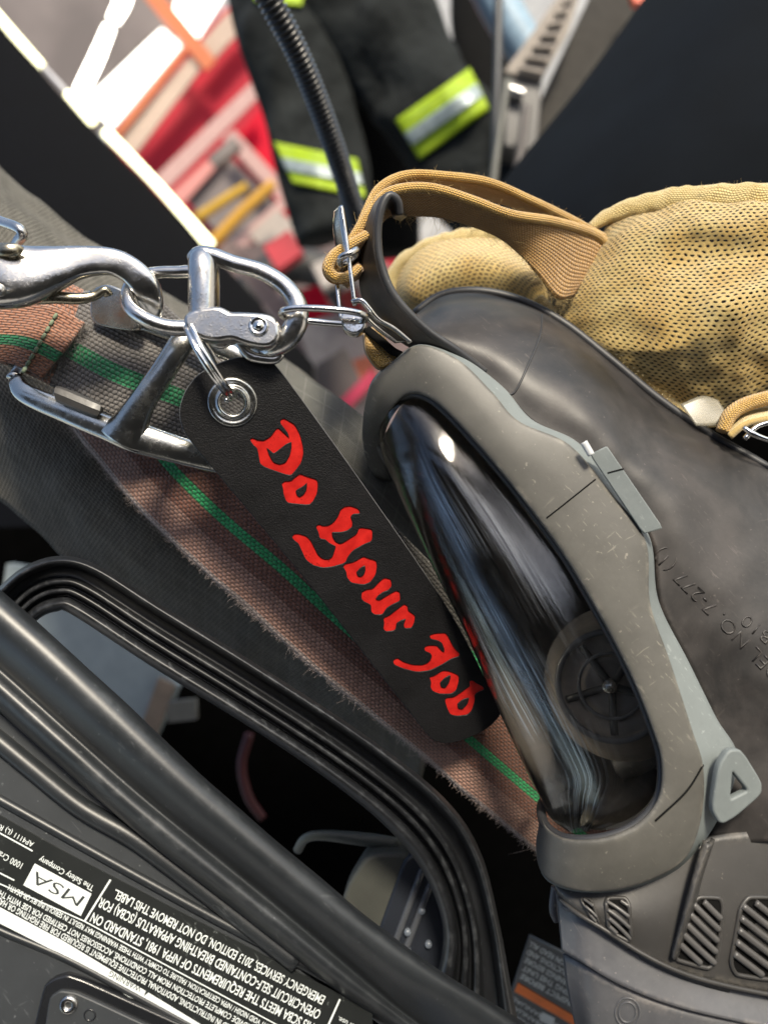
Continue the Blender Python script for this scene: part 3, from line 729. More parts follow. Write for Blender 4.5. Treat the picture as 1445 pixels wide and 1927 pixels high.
threads(f2, [Q((30, 700, .229)), Q((80, 722, .227)), Q((160, 760, .226))], 260, .002, .00005, dirs=V(-.3, -.6, .5))
o = f2.build('frayed_threads', plain('grey_fibre', (.26, .24, .22), .9), ss); o['kind'] = 'stuff'
# copper overlap layer with the stitched end
ov = [[(-90, 700, .229), (-10, 682, .226), (40, 692, .2245), (78, 712, .2245)], [(-80, 640, .226), (0, 622, .2235), (60, 640, .222), (118, 662, .2225)], [(-70, 560, .229), (20, 566, .2265), (100, 576, .226), (160, 606, .227)]]
g3 = grid([[Q(p) for p in r] for r in ov], 50, 24, disp=lambda u, v, p: .0005*noise.noise(p*120))
mx = max(v for _, v in g3.uv); g3.uv = [(u*.5, v/mx*2.6) for u, v in g3.uv]
g3.build('stitched_end', M['strap_copper'], ss, solid=.0016)
s3 = Surf(g3); st = MB()
for k in range(9):
    a = (44+k*7.2, 700-k*12.5); b = (44+k*7.2+5.5, 700-k*12.5-9)
    tube([Vector((*s3(a[0], a[1], .3), .0005)), Vector((*s3((a[0]+b[0])/2, (a[1]+b[1])/2, .6), .0006)), Vector((*s3(b[0], b[1], .3), .0005))], n=6, seg=6, raw=True, mb=st)
st.build('stitching', plain('olive_thread', (.16, .20, .13), .9), ss)

# ================================================================== METALWARE
bk = thing('strap_buckle', 'worn steel strap buckle with a crossbar holding the copper and grey webbing', 'buckle', Q((250, 780, .222)))
tube([(28, 712, .226, 14), (48, 740, .2235, 19), (130, 776, .2215, 22), (200, 804, .2205, 24), (255, 822, .220, 30), (320, 842, .221, 27), (400, 864, .224, 24), (480, 880, .23, 22)], n=18, seg=60, flat=.5).build('side_rail', M['steel_worn'], bk)
tube([(25, 712, .226, 13), (60, 660, .234, 13), (120, 590, .238, 13), (175, 558, .236, 13)], n=12, flat=.6).build('end_bar', M['steel_worn'], bk)
tube([(175, 558, .236, 14), (215, 590, .232, 18), (300, 615, .230, 18), (400, 650, .230, 18), (500, 690, .232, 16)], n=14, seg=40, flat=.5).build('side_rail', M['steel_worn'], bk)
tube([(236, 826, .2215, 52), (250, 792, .2190, 34), (274, 748, .2168, 25), (310, 695, .216, 24), (345, 642, .216, 24), (366, 612, .219, 22)], n=18, seg=50, flat=.6).build('crossbar', M['steel_worn'], bk)
pk = tube([(108, 742, .218, 10), (112, 742, .218, 15), (180, 770, .218, 15), (186, 772, .2185, 10)], n=8, seg=20, flat=.8).build('peg', M['peg'], bk, angle=30)
shp = Plane((180, 550, .2265), (260, 600, .2250), (180, 620, .2275))
shape([chaikin([(178, 548), (205, 538), (240, 552), (262, 590), (262, 622), (215, 616), (176, 606)], .2, 2)], shp, extrude=5, bevel=3).build('tab_plate', M['steel_worn'], bk, angle=40)

# snap hook
sh_ = thing('snap_hook', 'large polished steel snap hook entering from the left edge', 'snap hook', Q((120, 510, .205)))
tube([(-110, 512, .20, 52), (-50, 516, .20, 60), (5, 520, .20, 60), (50, 518, .201, 55), (100, 506, .202, 42), (150, 494, .203, 30), (205, 492, .204, 25), (243, 507, .205, 25), (272, 535, .206, 26), (284, 565, .208, 24), (284, 590, .211, 20), (280, 603, .214, 10)],
     n=24, seg=90, flat=.55, prof=lambda t: (abs(cos(t))**3.2+abs(sin(t))**3.2)**(-1/3.2)).build('hook_body', M['chrome'], sh_)
tube([(70, 562, .204, 12), (105, 560, .204, 12), (150, 562, .205, 11), (180, 556, .206, 9), (198, 546, .206, 8), (205, 556, .207, 9)], n=12, flat=.7).build('gate', M['brass'], sh_)
tube([(-20, 468, .196, 12), (12, 470, .1945, 13), (36, 468, .1955, 10), (30, 480, .197, 6)], n=12, flat=.5).build('thumb_lug', M['brass'], sh_)
rv = tube([Vector((*Q((0, 546, .1925)), px(12, .19))), Vector((*Q((0, 546, .19)), px(9, .19)))], n=18, seg=3, raw=True); rv.build('rivet', M['chrome'], sh_)
tag(tube([(-40, 408, .225, 9), (10, 420, .222, 10), (36, 430, .22, 10), (44, 442, .22, 10), (34, 455, .222, 10), (10, 500, .228, 9), (-40, 480, .232, 9)], n=12, closed=True, seg=50).build('wire_loop', M['chrome']), 'steel wire loop behind the snap hook at the left edge', 'ring')

# snap shackle
sk = thing('snap_shackle', 'polished steel snap shackle between the snap hook and the wire link', 'shackle', Q((420, 580, .207)))
tube([(372, 516, .208, 12), (330, 512, .2085, 11), (290, 514, .209, 11), (258, 526, .209, 13), (241, 550, .207, 13), (247, 580, .204, 14), (280, 603, .203, 15), (320, 616, .204, 15), (365, 612, .206, 16), (372, 565, .2085, 14)], n=16, closed=True, seg=80).build('swivel_eye', M['chrome'], sk)
tube([(382, 478, .206, 20), (382, 492, .205, 27), (384, 520, .204, 29), (384, 580, .204, 29), (382, 612, .204, 27), (380, 625, .205, 17)], n=24, seg=40).build('barrel', M['chrome'], sk)
tube([(358, 486, .206, 10), (375, 478, .204, 15), (402, 482, .204, 16), (440, 496, .204, 16), (490, 510, .204, 16), (532, 535, .204, 17), (557, 568, .204, 19), (558, 605, .204, 22), (538, 640, .205, 21), (505, 658, .207, 16), (472, 658, .21, 10)], n=20, seg=90, flat=.8).build('bail', M['chrome'], sk)
low = Plane((380, 600, .203), (520, 620, .2035), (380, 640, .203))
shape([chaikin([(356, 598), (412, 586), (436, 600), (452, 599), (505, 602), (521, 614), (522, 640), (505, 652), (470, 646), (440, 634), (410, 640), (384, 634), (360, 622)], .22, 3)], low, extrude=14, bevel=8).build('hinge_arm', M['chrome'], sk)
tube([(385, 628, .206, 10), (415, 648, .206, 9), (445, 640, .206, 9), (470, 668, .2065, 11), (515, 676, .207, 10), (530, 664, .207, 8)], n=12, flat=.7).build('locking_tongue', M['chrome'], sk)
def disc_up(center, nrm, r, h, mb, n=28, ring=None):
    nrm = nrm.normalized(); s1 = nrm.cross(V(0, 1, 0)).normalized(); s2 = nrm.cross(s1)
    b = len(mb.v); levels = ring or [(r, 0), (r, h*.6), (r*.85, h), (0.001*r, h)]
    vs = [center+nrm*hh+(s1*cos(2*pi*k/n)+s2*sin(2*pi*k/n))*rr for rr, hh in levels for k in range(n)]
    fs = [[i*n+k, i*n+(k+1) % n, (i+1)*n+(k+1) % n, (i+1)*n+k] for i in range(len(levels)-1) for k in range(n)]
    mb.add(vs, fs, [(0, 0)]*len(vs)); return mb
r_ = px(19, .2)
disc_up(low(490, 619, 20), low.n, 0, 0, MB(), ring=[(r_, 0), (r_, .0007), (r_*.8, .0011), (r_*.62, .0006), (r_*.5, .0006), (r_*.4, .0012), (.00001, .0014)]).build('rivet', M['chrome_bright'], sk)

# wire link
wl = tube([(535, 585, .2), (560, 580, .1985), (620, 582, .198), (670, 588, .199), (690, 597, .202), (672, 609, .206), (620, 608, .208), (560, 600, .208), (532, 594, .205)] and
          [(532, 586, .2000, 6.5), (560, 580, .1985, 6.5), (620, 582, .198, 6.5), (670, 588, .199, 6.5), (688, 597, .202, 6.5), (672, 610, .206, 6.5), (620, 608, .208, 6.5), (565, 602, .208, 6.5), (535, 596, .205, 6.5)], n=12, seg=90, closed=True)
tag(wl.build('wire_link', M['chrome_bright']), 'slim oval steel wire link joining the shackle to the mask buckle', 'link')

# ================================================================== TAG
TP = Plane((438, 757, .2085), (870, 1380, .236), (560, 672, .210))
tg = thing('leather_tag', 'black leather key tag with red stamped blackletter words, hanging from the split ring', 'key tag', TP(438, 757))
def z1(p): return [(330+a/4.129, 660+b/4.129) for a, b in p]
def z2(p): return [(520+a/3.284, 920+b/3.284) for a, b in p]
L_ = []
D = z1([(583, 690), (600, 680), (640, 698), (690, 702), (750, 665), (795, 598), (840, 640), (890, 686), (880, 640), (850, 600), (822, 565), (820, 540), (845, 528), (870, 543), (925, 575), (965, 650), (988, 740), (993, 800), (975, 870), (930, 930), (893, 970), (665, 890), (650, 800), (640, 755), (610, 730)])
Dc = z1([(905, 703), (860, 722), (800, 770), (765, 795), (740, 772), (705, 745), (725, 810), (760, 870), (810, 888), (860, 872), (895, 810), (908, 745)])
o1 = z1([(830, 1035), (850, 1018), (900, 1015), (935, 985), (970, 960), (1020, 980), (1100, 1005), (1105, 1050), (1098, 1110), (1070, 1165), (1040, 1195), (880, 1180), (862, 1160), (845, 1110), (840, 1065)])
o1c = z1([(1025, 1020), (1000, 1045), (940, 1080), (932, 1095), (945, 1130), (968, 1142), (1000, 1120), (1022, 1085), (1027, 1050)])
Y = z2([(517, 150), (505, 125), (460, 108), (425, 112), (400, 130), (385, 170), (360, 205), (325, 230), (290, 232), (262, 222), (248, 235), (265, 270), (272, 305), (305, 310), (330, 333), (372, 354), (362, 385), (350, 422), (325, 440), (285, 435), (255, 410), (235, 370), (210, 320), (185, 295), (140, 280), (112, 282), (100, 298), (115, 318), (140, 335), (165, 390), (185, 435), (230, 470), (290, 485), (350, 478), (425, 455), (440, 420), (470, 380), (540, 340), (590, 320), (592, 265), (585, 250), (515, 240), (500, 280), (455, 310), (400, 344), (365, 330), (345, 300), (340, 265), (400, 265), (440, 255), (468, 232), (468, 205), (456, 172), (475, 152)])
o2 = z2([(415, 480), (430, 465), (480, 455), (540, 420), (560, 430), (615, 445), (620, 480), (612, 530), (580, 575), (540, 590), (465, 578), (440, 545), (435, 510)])
o2c = z2([(550, 470), (520, 485), (492, 515), (500, 540), (525, 548), (545, 530), (555, 500)])
U = z2([(530, 640), (560, 625), (600, 620), (640, 575), (670, 552), (705, 560), (712, 600), (690, 625), (660, 635), (625, 660), (610, 685), (640, 692), (690, 660), (740, 632), (760, 640), (765, 690), (720, 710), (680, 735), (655, 775), (610, 775), (590, 760), (588, 715), (545, 695), (530, 680)])
Rr = z2([(665, 800), (700, 785), (745, 750), (790, 715), (808, 725), (812, 755), (835, 770), (855, 785), (852, 820), (835, 858), (795, 860), (790, 840), (805, 800), (770, 810), (740, 830), (735, 872), (680, 880), (665, 865), (670, 830)])
J = z2([(950, 905), (990, 895), (1045, 893), (1065, 925), (1095, 985), (1132, 1020), (1125, 1035), (1085, 1045), (1020, 1085), (950, 1120), (870, 1130), (790, 1110), (730, 1085), (725, 1060), (750, 1048), (780, 1070), (840, 1090), (900, 1092), (935, 1080), (955, 1060), (965, 1035), (955, 1015), (920, 1000), (918, 980), (940, 970), (990, 970), (1020, 1005), (1040, 1015), (1040, 985), (1025, 950), (1000, 935), (955, 925)])
o3 = z2([(948, 1165), (975, 1160), (1030, 1125), (1070, 1130), (1125, 1155), (1125, 1190), (1110, 1245), (1080, 1265), (1010, 1265), (970, 1250), (955, 1225), (960, 1195)])
o3c = z2([(1075, 1147), (1035, 1170), (1008, 1200), (1015, 1228), (1045, 1235), (1070, 1200), (1080, 1165)])
B = z2([(1195, 1190), (1215, 1188), (1235, 1205), (1275, 1225), (1282, 1240), (1250, 1252), (1222, 1275), (1225, 1310), (1205, 1370), (1180, 1395), (1120, 1402), (1080, 1395), (1060, 1360), (1045, 1310), (1050, 1295), (1100, 1290), (1165, 1245), (1200, 1220)])
Bc = z2([(1195, 1287), (1150, 1300), (1115, 1330), (1120, 1360), (1150, 1368), (1185, 1330)])
letters = [[D, Dc], [o1, o1c], [Y], [o2, o2c], [U], [Rr], [J], [o3, o3c], [B, Bc]]
letters = [[chaikin(l, .16, 2) for l in g] for g in letters]
outline = [(519, 684), (500, 674), (475, 671), (445, 672), (410, 684), (374, 703), (350, 732), (339, 762), (338, 785), (345, 812), (383, 861), (410, 892), (581, 1097), (745, 1307), (805, 1384), (818, 1396), (838, 1400), (861, 1397), (895, 1384), (920, 1370), (940, 1350), (944, 1335), (934, 1318), (870, 1190), (824, 1115), (751, 1008), (640, 850)]
outline = chaikin(outline, .22, 2)
hole = [(438+24*cos(a), 757+24*sin(a)) for a in [2*pi*k/32 for k in range(32)]]
shape([outline, hole]+[l for g in letters for l in g], TP, extrude=3.0, bevel=1.1, z=-4.1, off=-1.7).build('leather_face', M['leather'], tg, angle=50)
shape([outline, hole], TP, extrude=5, bevel=1.0, z=-17.5).build('leather_backing', M['leather_edge'], tg, angle=50)
for g in letters: pass
lt = MB()
for g in letters: shape(g, TP, extrude=1.0, bevel=.3, z=-3.7, mb=lt, off=1.2)
lt.build('lettering', M['red_paint'], tg, angle=50)
rr = px(46, .2085)
gm = disc_up(TP(438, 757, 0), TP.n, 0, 0, MB(), n=48, ring=[(rr*1.02, -.0002), (rr, .0003), (rr*.93, .0006), (rr*.82, .0005), (rr*.74, .0002), (rr*.68, .0004), (rr*.62, .0011), (rr*.56, .0012), (rr*.5, .0008), (rr*.47, -.001), (rr*.47, -.004)])
gm.build('grommet', M['steel_worn'], tg)

# split ring, two turns of wire
cen = P(396, 682, .213); e1 = (P(434, 748, .2065)-P(357, 612, .2055)); rad = e1.length/2; e1.normalize()
cen = (P(434, 748, .207)+P(357, 614, .2065))/2
vw = (cen-CAMLOC).normalized(); e2 = (vw-e1*vw.dot(e1)); e2.normalize(); nn = e1.cross(e2)
e2 = (e2+nn*.10).normalized()
pts = []
for k in range(121):
    th = 2*pi*2*k/120; pts.append(Vector((*(cen+e1*cos(th)*rad+e2*sin(th)*rad*.95+e1.cross(e2).normalized()*(.0013*(k/120-.5)*2)), .00078)))
srm = tube(pts, n=10, seg=240, raw=True)
tag(srm.build('split_ring', M['chrome_bright']), 'small double wire split ring through the eyelet of the leather tag', 'ring')

# ================================================================== MASK
mk = thing('breathing_mask', 'full face breathing mask with clear visor, taupe frame and tan head net', 'mask', Q((1150, 1200, .22)))
# bezel stations: inner edge, front outer edge, back outer edge
ST = [((735, 905), (712, 905), (715, 905), .262), ((722, 860), (690, 868), (694, 872), .248), ((716, 815), (682, 806), (686, 806), .234), ((735, 772), (697, 728), (696, 724), .224), ((768, 743), (742, 680), (744, 674), .2185),
      ((806, 748), (790, 650), (794, 646), .215), ((850, 785), (862, 678), (868, 671), .2125), ((905, 845), (925, 738), (945, 728), .2105), ((958, 908), (975, 793), (1000, 790), .209),
      ((1010, 975), (1070, 838), (1088, 834), .2075), ((1060, 1045), (1150, 930), (1160, 925), .206), ((1108, 1125), (1213, 1018), (1222, 1012), .2045), ((1150, 1200), (1222, 1135), (1238, 1130), .203),
      ((1190, 1280), (1258, 1240), (1294, 1245), .2015), ((1222, 1360), (1300, 1370), (1345, 1350), .200), ((1243, 1430), (1322, 1445), (1385, 1425), .199), ((1238, 1500), (1318, 1540), (1358, 1525), .198),
      ((1200, 1548), (1285, 1618), (1290, 1625), .1975), ((1150, 1572), (1205, 1662), (1208, 1668), .198), ((1100, 1580), (1125, 1677), (1126, 1682), .200), ((1055, 1575), (1058, 1668), (1058, 1672), .2045), ((1025, 1552), (1018, 1640), (1020, 1646), .213), ((1018, 1520), (1008, 1590), (1012, 1594), .226), ((1030, 1490), (1015, 1550), (1020, 1550), .238)]
n_ = len(ST)
def stv(i, k, dd=0): s = ST[i]; return P(s[k][0], s[k][1], s[3]+dd)
ri2 = [stv(i, 0, .006) for i in range(n_)]                                   # inner lip, back
ri1 = [stv(i, 0, .0015) for i in range(n_)]
rif = [stv(i, 0).lerp(stv(i, 1), .07)+(CAMLOC-stv(i, 0)).normalized()*.0008 for i in range(n_)]
rmid = [stv(i, 0).lerp(stv(i, 1), .55)+(CAMLOC-stv(i, 0)).normalized()*.0012 for i in range(n_)]
rof = [stv(i, 0).lerp(stv(i, 1), .97) for i in range(n_)]
bz = grid([ri2, ri1, rif, rmid, rof, [stv(i, 1, .0012) for i in range(n_)]], 220, 36)
bz.build('frame', M['bezel'], mk)
rb = [stv(i, 2, .010) for i in range(n_)]
sd = grid([[stv(i, 1, .0009) for i in range(n_)], [stv(i, 1, .0009).lerp(stv(i, 2, .006), .5) for i in range(n_)], [stv(i, 2, .006) for i in range(n_)], rb], 220, 12)
sd.build('frame_rim', M['bezel_skylit'], mk)
BZ = Surf(bz, sd)
# gasket between frame and visor
gk = tube([(*[a for a in s[0]], s[3]+.0035, 9) for s in ST], n=10, seg=160); gk.build('gasket', M['rubber_rim'], mk)
# seam lines and scratches on the frame
def line_on(surf, pts, r, name, mat, parent, z=.0, n=6):
    sp = spline([Vector((a, b, 0)) for a, b in pts], 24)
    return tube([Vector((*surf(p.x, p.y, z), r)) for p in sp], n=n, seg=60, raw=True).build(name, mat, parent)
line_on(BZ, [(1028, 975), (1060, 950), (1120, 902)], .00022, 'seam', M['black_void'], mk)
line_on(BZ, [(1322, 1440), (1290, 1490), (1232, 1545)], .0003, 'seam', M['black_void'], mk)
# clip on the frame
cp = Plane((1120, 860, .2058), (1230, 990, .2042), (1080, 880, .2070))
clip = shape([chaikin([(1112, 856), (1140, 842), (1150, 856), (1243, 992), (1210, 1002)], .05, 1)], cp, extrude=5, bevel=2).build('clip', M['bezel_skylit'], mk, angle=40)
tube([(1098, 832, .2035, 7), (1112, 856, .2035, 7)], n=10).build('clip_pin', plain('white_pin', (.6, .62, .63), .4), clip)
line_on(cp, [(1142, 890), (1172, 882)], .0002, 'clip_notch', M['black_void'], clip, z=7.2)
# lug with triangular loop
lp_ = Plane((1360, 1420, .197), (1425, 1490, .199), (1340, 1540, .197))
shape([chaikin([(1368, 1412), (1388, 1412), (1424, 1470), (1424, 1490), (1378, 1530), (1352, 1545), (1338, 1520), (1350, 1440)], .16, 2), chaikin([(1370, 1440), (1408, 1486), (1364, 1508)], .12, 2)], lp_, extrude=5, bevel=4).build('strap_lug', M['bezel_skylit'], mk, angle=45)

# rubber face skirt
K0 = [(800, 640, .232), (850, 672, .228), (905, 705, .226), (950, 745, .224), (1005, 800, .222), (1085, 840, .220), (1158, 930, .218), (1225, 1020, .216), (1240, 1140, .214), (1294, 1250, .212), (1340, 1350, .210), (1372, 1430, .208), (1362, 1500, .207), (1328, 1588, .2075)]
K2 = [(780, 590, .262), (830, 556, .262), (900, 548, .260), (980, 566, .258), (1060, 608, .256), (1150, 678, .253), (1240, 752, .25), (1340, 820, .247), (1440, 878, .243), (1560, 960, .238), (1680, 1100, .232), (1740, 1280, .228), (1780, 1450, .224), (1780, 1570, .22)]
A0 = [Q(a) for a in K0]; A2 = [Q(a) for a in K2]
A1a = [a.lerp(b, .35)+(CAMLOC-a).normalized()*.010 for a, b in zip(A0, A2)]
A1b = [a.lerp(b, .75)+(CAMLOC-a).normalized()*.010 for a, b in zip(A0, A2)]
fs_ = grid([A0, A1a, A1b, A2], 160, 50, disp=lambda u, v, p: .0008*noise.noise(p*30)+.0002*noise.noise(p*130))
fs_.build('face_seal', M['rubber'], mk, solid=.0025)
tube([(a, b, d-.0005, 8.5) for a, b, d in K2], n=12, seg=120).build('seal_lip', M['rubber_rim'], mk)
FS = Surf(fs_)
line_on(FS, [(1020, 592), (1016, 632), (992, 690), (968, 738), (950, 738), (905, 705)], .00035, 'patch_seam', M['rubber_rim'], mk, z=.05)
tx = MB()
text('MODEL NO. 7-277 (1)', (1520, 1315), (1243, 1030), 27, FS, z=.25, mb=tx, bold=-.012, top=(-1, 1))
text('B10', (1455, 1195), (1405, 1155), 24, FS, z=.25, mb=tx, bold=-.012, top=(-1, 1))
tx.build('raised_lettering', M['rubber'], mk, solid=.0005)

# strap tab of the seal (curled rubber tongue)
E1 = [(752, 404, .214), (748, 378, .212), (732, 368, .211), (718, 392, .211), (711, 440, .212), (718, 500, .213), (745, 560, .214), (800, 618, .216), (860, 660, .218), (912, 700, .222)]
E2 = [(760, 412, .232), (745, 392, .232), (722, 396, .232), (700, 430, .231), (686, 480, .230), (684, 540, .229), (705, 590, .227), (760, 640, .226), (830, 672, .225), (900, 712, .228)]
grid([[Q(a) for a in E1], [Q(a).lerp(Q(b), .5)+V(-1, 0, .3)*.0015 for a, b in zip(E1, E2)], [Q(a) for a in E2]], 80, 16).build('seal_tongue', M['rubber'], mk, solid=-.0024, bevel=0)
tube([(a, b, d-.0003, 7.5) for a, b, d in E1], n=10, seg=100).build('tongue_edge', M['rubber_rim'], mk)

# visor
VN = [(738, 742, .2235), (815, 752, .2205), (900, 848, .2155), (1000, 970, .2125), (1100, 1125, .2085), (1180, 1270, .2060), (1232, 1400, .2035), (1236, 1480, .2035), (1195, 1535, .2045), (1130, 1562, .208)]
VS = [(712, 790, 0.231), (716, 840, 0.233), (742, 915, 0.232), (805, 1050, 0.23), (880, 1200, 0.229), (930, 1320, 0.228), (985, 1440, 0.226), (1015, 1500, 0.2237), (1035, 1540, 0.2223), (1070, 1566, 0.219)]
VC = [(725, 755, 0.2245), (763, 800, 0.2208), (817, 885, 0.2145), (897, 1035, 0.211), (982, 1195, 0.208), (1057, 1335, 0.2055), (1117, 1450, 0.204), (1122, 1510, 0.2057), (1119, 1545, 0.2073), (1105, 1565, 0.211)]
VF = [(712, 830, .240), (745, 880, .250), (825, 930, .262), (905, 1040, .270), (985, 1180, .272), (1045, 1310, .268), (1095, 1420, .260), (1110, 1480, .252), (1110, 1520, .248), (1100, 1552, .234)]
ln = grid([[Q(a) for a in VN], [Q(a) for a in VC], [Q(a) for a in VS], [Q(a) for a in VF]], 120, 60)
mx = max(v for _, v in ln.uv); ln.uv = [(u, v/mx*8.0) for u, v in ln.uv]
ln.build('visor', M['lens'], mk)
# inside of the mask
back = [(760, 740, .245), (850, 780, .262), (930, 890, .285), (1050, 1000, .30), (1160, 1150, .305), (1250, 1290, .30), (1300, 1400, .285), (1300, 1480, .265), (1230, 1540, .24), (1140, 1565, .225)]
inn = grid([[Q((a, b, d+.002)) for a, b, d in VN], [Q(a) for a in back], [Q((a, b, d+.002)) for a, b, d in VF]], 80, 40, disp=lambda u, v, p: .002*noise.noise(p*40))
inn.build('inner_skirt', M['rubber_in'], mk)
tube([(a, b, d+.001, 12) for a, b, d in VF], n=10, seg=80).build('far_frame', M['bezel'], mk)
# nose cup with valve
nc = P(1150, 1290, .236); nd = (V(-.45, .12, .85)).normalized()
NR = px(100, .236)
cup = disc_up(nc, nd, 0, 0, MB(), n=48, ring=[(NR*1.5, -.012), (NR*1.25, -.006), (NR*1.1, -.002), (NR, 0), (NR*.97, .0008), (NR*.93, 0), (NR*.88, -.001), (NR*.55, -.0015), (NR*.5, -.0008), (NR*.45, -.0015), (.00001, -.0015)])
ncp = cup.build('nose_cup', M['rubber_in'], mk)
tube([Vector((*(nc+nd*.001+(nd.cross(V(0, 1, 0)).normalized()*cos(2*pi*k/24)+nd.cross(nd.cross(V(0, 1, 0))).normalized()*sin(2*pi*k/24))*NR*q), rw)) for q, rw in ((1.0, .0011),) for k in range(24)], n=8, seg=80, closed=True, raw=True).build('valve_rim', M['housing_low'], ncp)
tube([Vector((*(nc+nd*.001+(nd.cross(V(0, 1, 0)).normalized()*cos(2*pi*k/24)+nd.cross(nd.cross(V(0, 1, 0))).normalized()*sin(2*pi*k/24))*NR*.6), .0006)) for k in range(24)], n=8, seg=80, closed=True, raw=True).build('valve_rim', M['housing_low'], ncp)
vm = MB()
for k in range(5):
    a = k*2*pi/5+.4; e1_ = nd.cross(V(0, 1, 0)).normalized(); e2_ = nd.cross(e1_)
    dr = e1_*cos(a)+e2_*sin(a)
    tube([Vector((*(nc+dr*NR*.1), .0012)), Vector((*(nc+dr*NR*.9), .0012))], n=8, seg=6, raw=True, mb=vm)
vm.build('valve_spoke', M['housing'], ncp)
disc_up(nc+nd*.001, nd, NR*.14, .003, MB()).build('valve_stud', M['chrome'], ncp)
tube([(1165, 1440, .25, 30), (1215, 1420, .245, 30), (1260, 1400, .24, 28)], n=14).build('speech_tube', M['housing'], mk)

# lower housing
H0_ = [(1042, 1655, .214), (1080, 1672, .209), (1130, 1672, .2055), (1205, 1655, .2035), (1290, 1610, .203), (1330, 1578, .204), (1400, 1566, .205), (1480, 1556, .206), (1600, 1560, .21)]
H1_ = [(1052, 1690, .212), (1085, 1718, .206), (1135, 1748, .2025), (1200, 1790, .200), (1262, 1822, .1985), (1320, 1843, .1985), (1380, 1858, .199), (1460, 1874, .200), (1600, 1900, .204)]
Hm = [(1045, 1672, .212), (1082, 1698, .2062), (1130, 1712, .2025), (1203, 1730, .200), (1278, 1726, .199), (1326, 1722, .199), (1390, 1720, .2), (1470, 1722, .2015), (1600, 1735, .206)]
hs = grid([[Q(a) for a in H0_], [Q(a) for a in Hm], [Q(a) for a in H1_]], 90, 24); hs.build('vent_housing', M['housing'], mk, solid=.002)
HS = Surf(hs)
tube([(a, b, d-.0003, 4.5) for a, b, d in H1_], n=8, seg=70).build('housing_edge', M['housing'], mk)
G1_ = [(1056, 1790, .210), (1100, 1815, .2035), (1160, 1850, .2000), (1230, 1880, .198), (1300, 1902, .197), (1370, 1918, .197), (1450, 1935, .198), (1600, 1960, .202)]
H1b = [(a, b, d+.0022) for a, b, d in H1_]
H1b[0] = (1047, 1700, .216)
gs = grid([[Q((1043, 1672, .220))]+[Q(a) for a in H1b[1:]], [Q(a) for a in H1b], [Q(a) for a in G1_]], 90, 14); gs.build('canister_ring', M['housing_low'], mk, solid=.002)
G2_ = [(1058, 1796, .212), (1102, 1819, .205), (1162, 1853, .2015), (1230, 1883, .1995), (1300, 1905, .1985), (1370, 1921, .1985), (1450, 1938, .1995), (1600, 1965, .204)]
G3_ = [(1100, 2010, .214), (1140, 2030, .207), (1190, 2050, .203), (1240, 2065, .201), (1310, 2080, .2), (1370, 2090, .2), (1450, 2100, .2), (1600, 2110, .204)]
Gm = [(1068, 1870, .2125), (1108, 1890, .205), (1166, 1915, .2015), (1232, 1940, .1995), (1302, 1960, .1985), (1370, 1975, .1985), (1450, 1985, .1995), (1600, 2000, .204)]
g3s = grid([[Q(a) for a in G2_], [Q(a) for a in Gm], [Q(a) for a in G3_]], 70, 16); g3s.build('canister', M['housing_low'], mk, solid=.002)
GS = Surf(g3s)
for r in (27, 19):
    tube([Vector((*GS(1180+r*.85*cos(2*pi*k/20), 1905+r*sin(2*pi*k/20), .05), .00028)) for k in range(20)], n=6, seg=60, closed=True, raw=True).build('moulded_ring', M['housing_low'], mk)
text('REG', (1200, 1915), (1162, 1902), 12, GS, z=.3).build('moulded_mark', M['housing_low'], mk, solid=.0004) if False else None
# vents
def bilin(c, u, v):
    a = (c[0][0]*(1-u)+c[1][0]*u, c[0][1]*(1-u)+c[1][1]*u); b = (c[3][0]*(1-u)+c[2][0]*u, c[3][1]*(1-u)+c[2][1]*u)
    return (a[0]*(1-v)+b[0]*v, a[1]*(1-v)+b[1]*v)
for corners, ns, rs in ([[(1090, 1690), (1112, 1692), (1128, 1742), (1116, 1732)], 3, 2.6], [[(1138, 1690), (1182, 1690), (1188, 1774), (1146, 1752)], 5, 3.6],
                    [[(1306, 1688), (1362, 1690), (1346, 1826), (1260, 1803)], 8, 6.0], [[(1396, 1688), (1470, 1690), (1466, 1846), (1370, 1832)], 8, 6.5]):
    vb = MB(); shape([chaikin(corners, .12, 2)], HS, z=.35, mb=vb)
    vo = vb.build('vent', M['black_void'], mk)
    fr = tube([Vector((*HS(x, y, .35), px(4.2 if ns > 4 else 2.5, .2))) for x, y in chaikin(corners, .15, 2)], n=8, seg=90, closed=True, raw=True); fr.build('vent_rim', M['housing'], vo)
    sl = MB()
    for k in range(ns):
        v0 = (k+.5)/ns*1.25-.28; pts_ = []
        for q in range(7):
            uu = q/6; vv = v0+uu*.33
            if 0.03 < vv < .97: pts_.append(Vector((*HS(*bilin(corners, .04+uu*.92, vv), .8), px(rs, .2))))
        if len(pts_) > 2: tube(pts_, n=8, seg=16, raw=True, mb=sl)
    sl.build('slats', M['slat'], vo)
# rib between frame and housing
rb_ = grid([[P(1322, 1580, .2), P(1300, 1650, .198), P(1282, 1720, .1965), P(1262, 1800, .197)], [P(1336, 1590, .1985), P(1312, 1655, .1965), P(1294, 1720, .195), P(1268, 1806, .1965)], [P(1345, 1580, .202), P(1322, 1650, .200), P(1304, 1720, .199), P(1276, 1806, .199)]], 30, 10)
rb_.build('housing_rib', M['housing'], mk, solid=.001)
tube([(1045, 1668, .222, 9), (1041, 1710, .221, 9), (1048, 1732, .221, 8)], n=10).build('side_clip', M['housing_low'], mk)

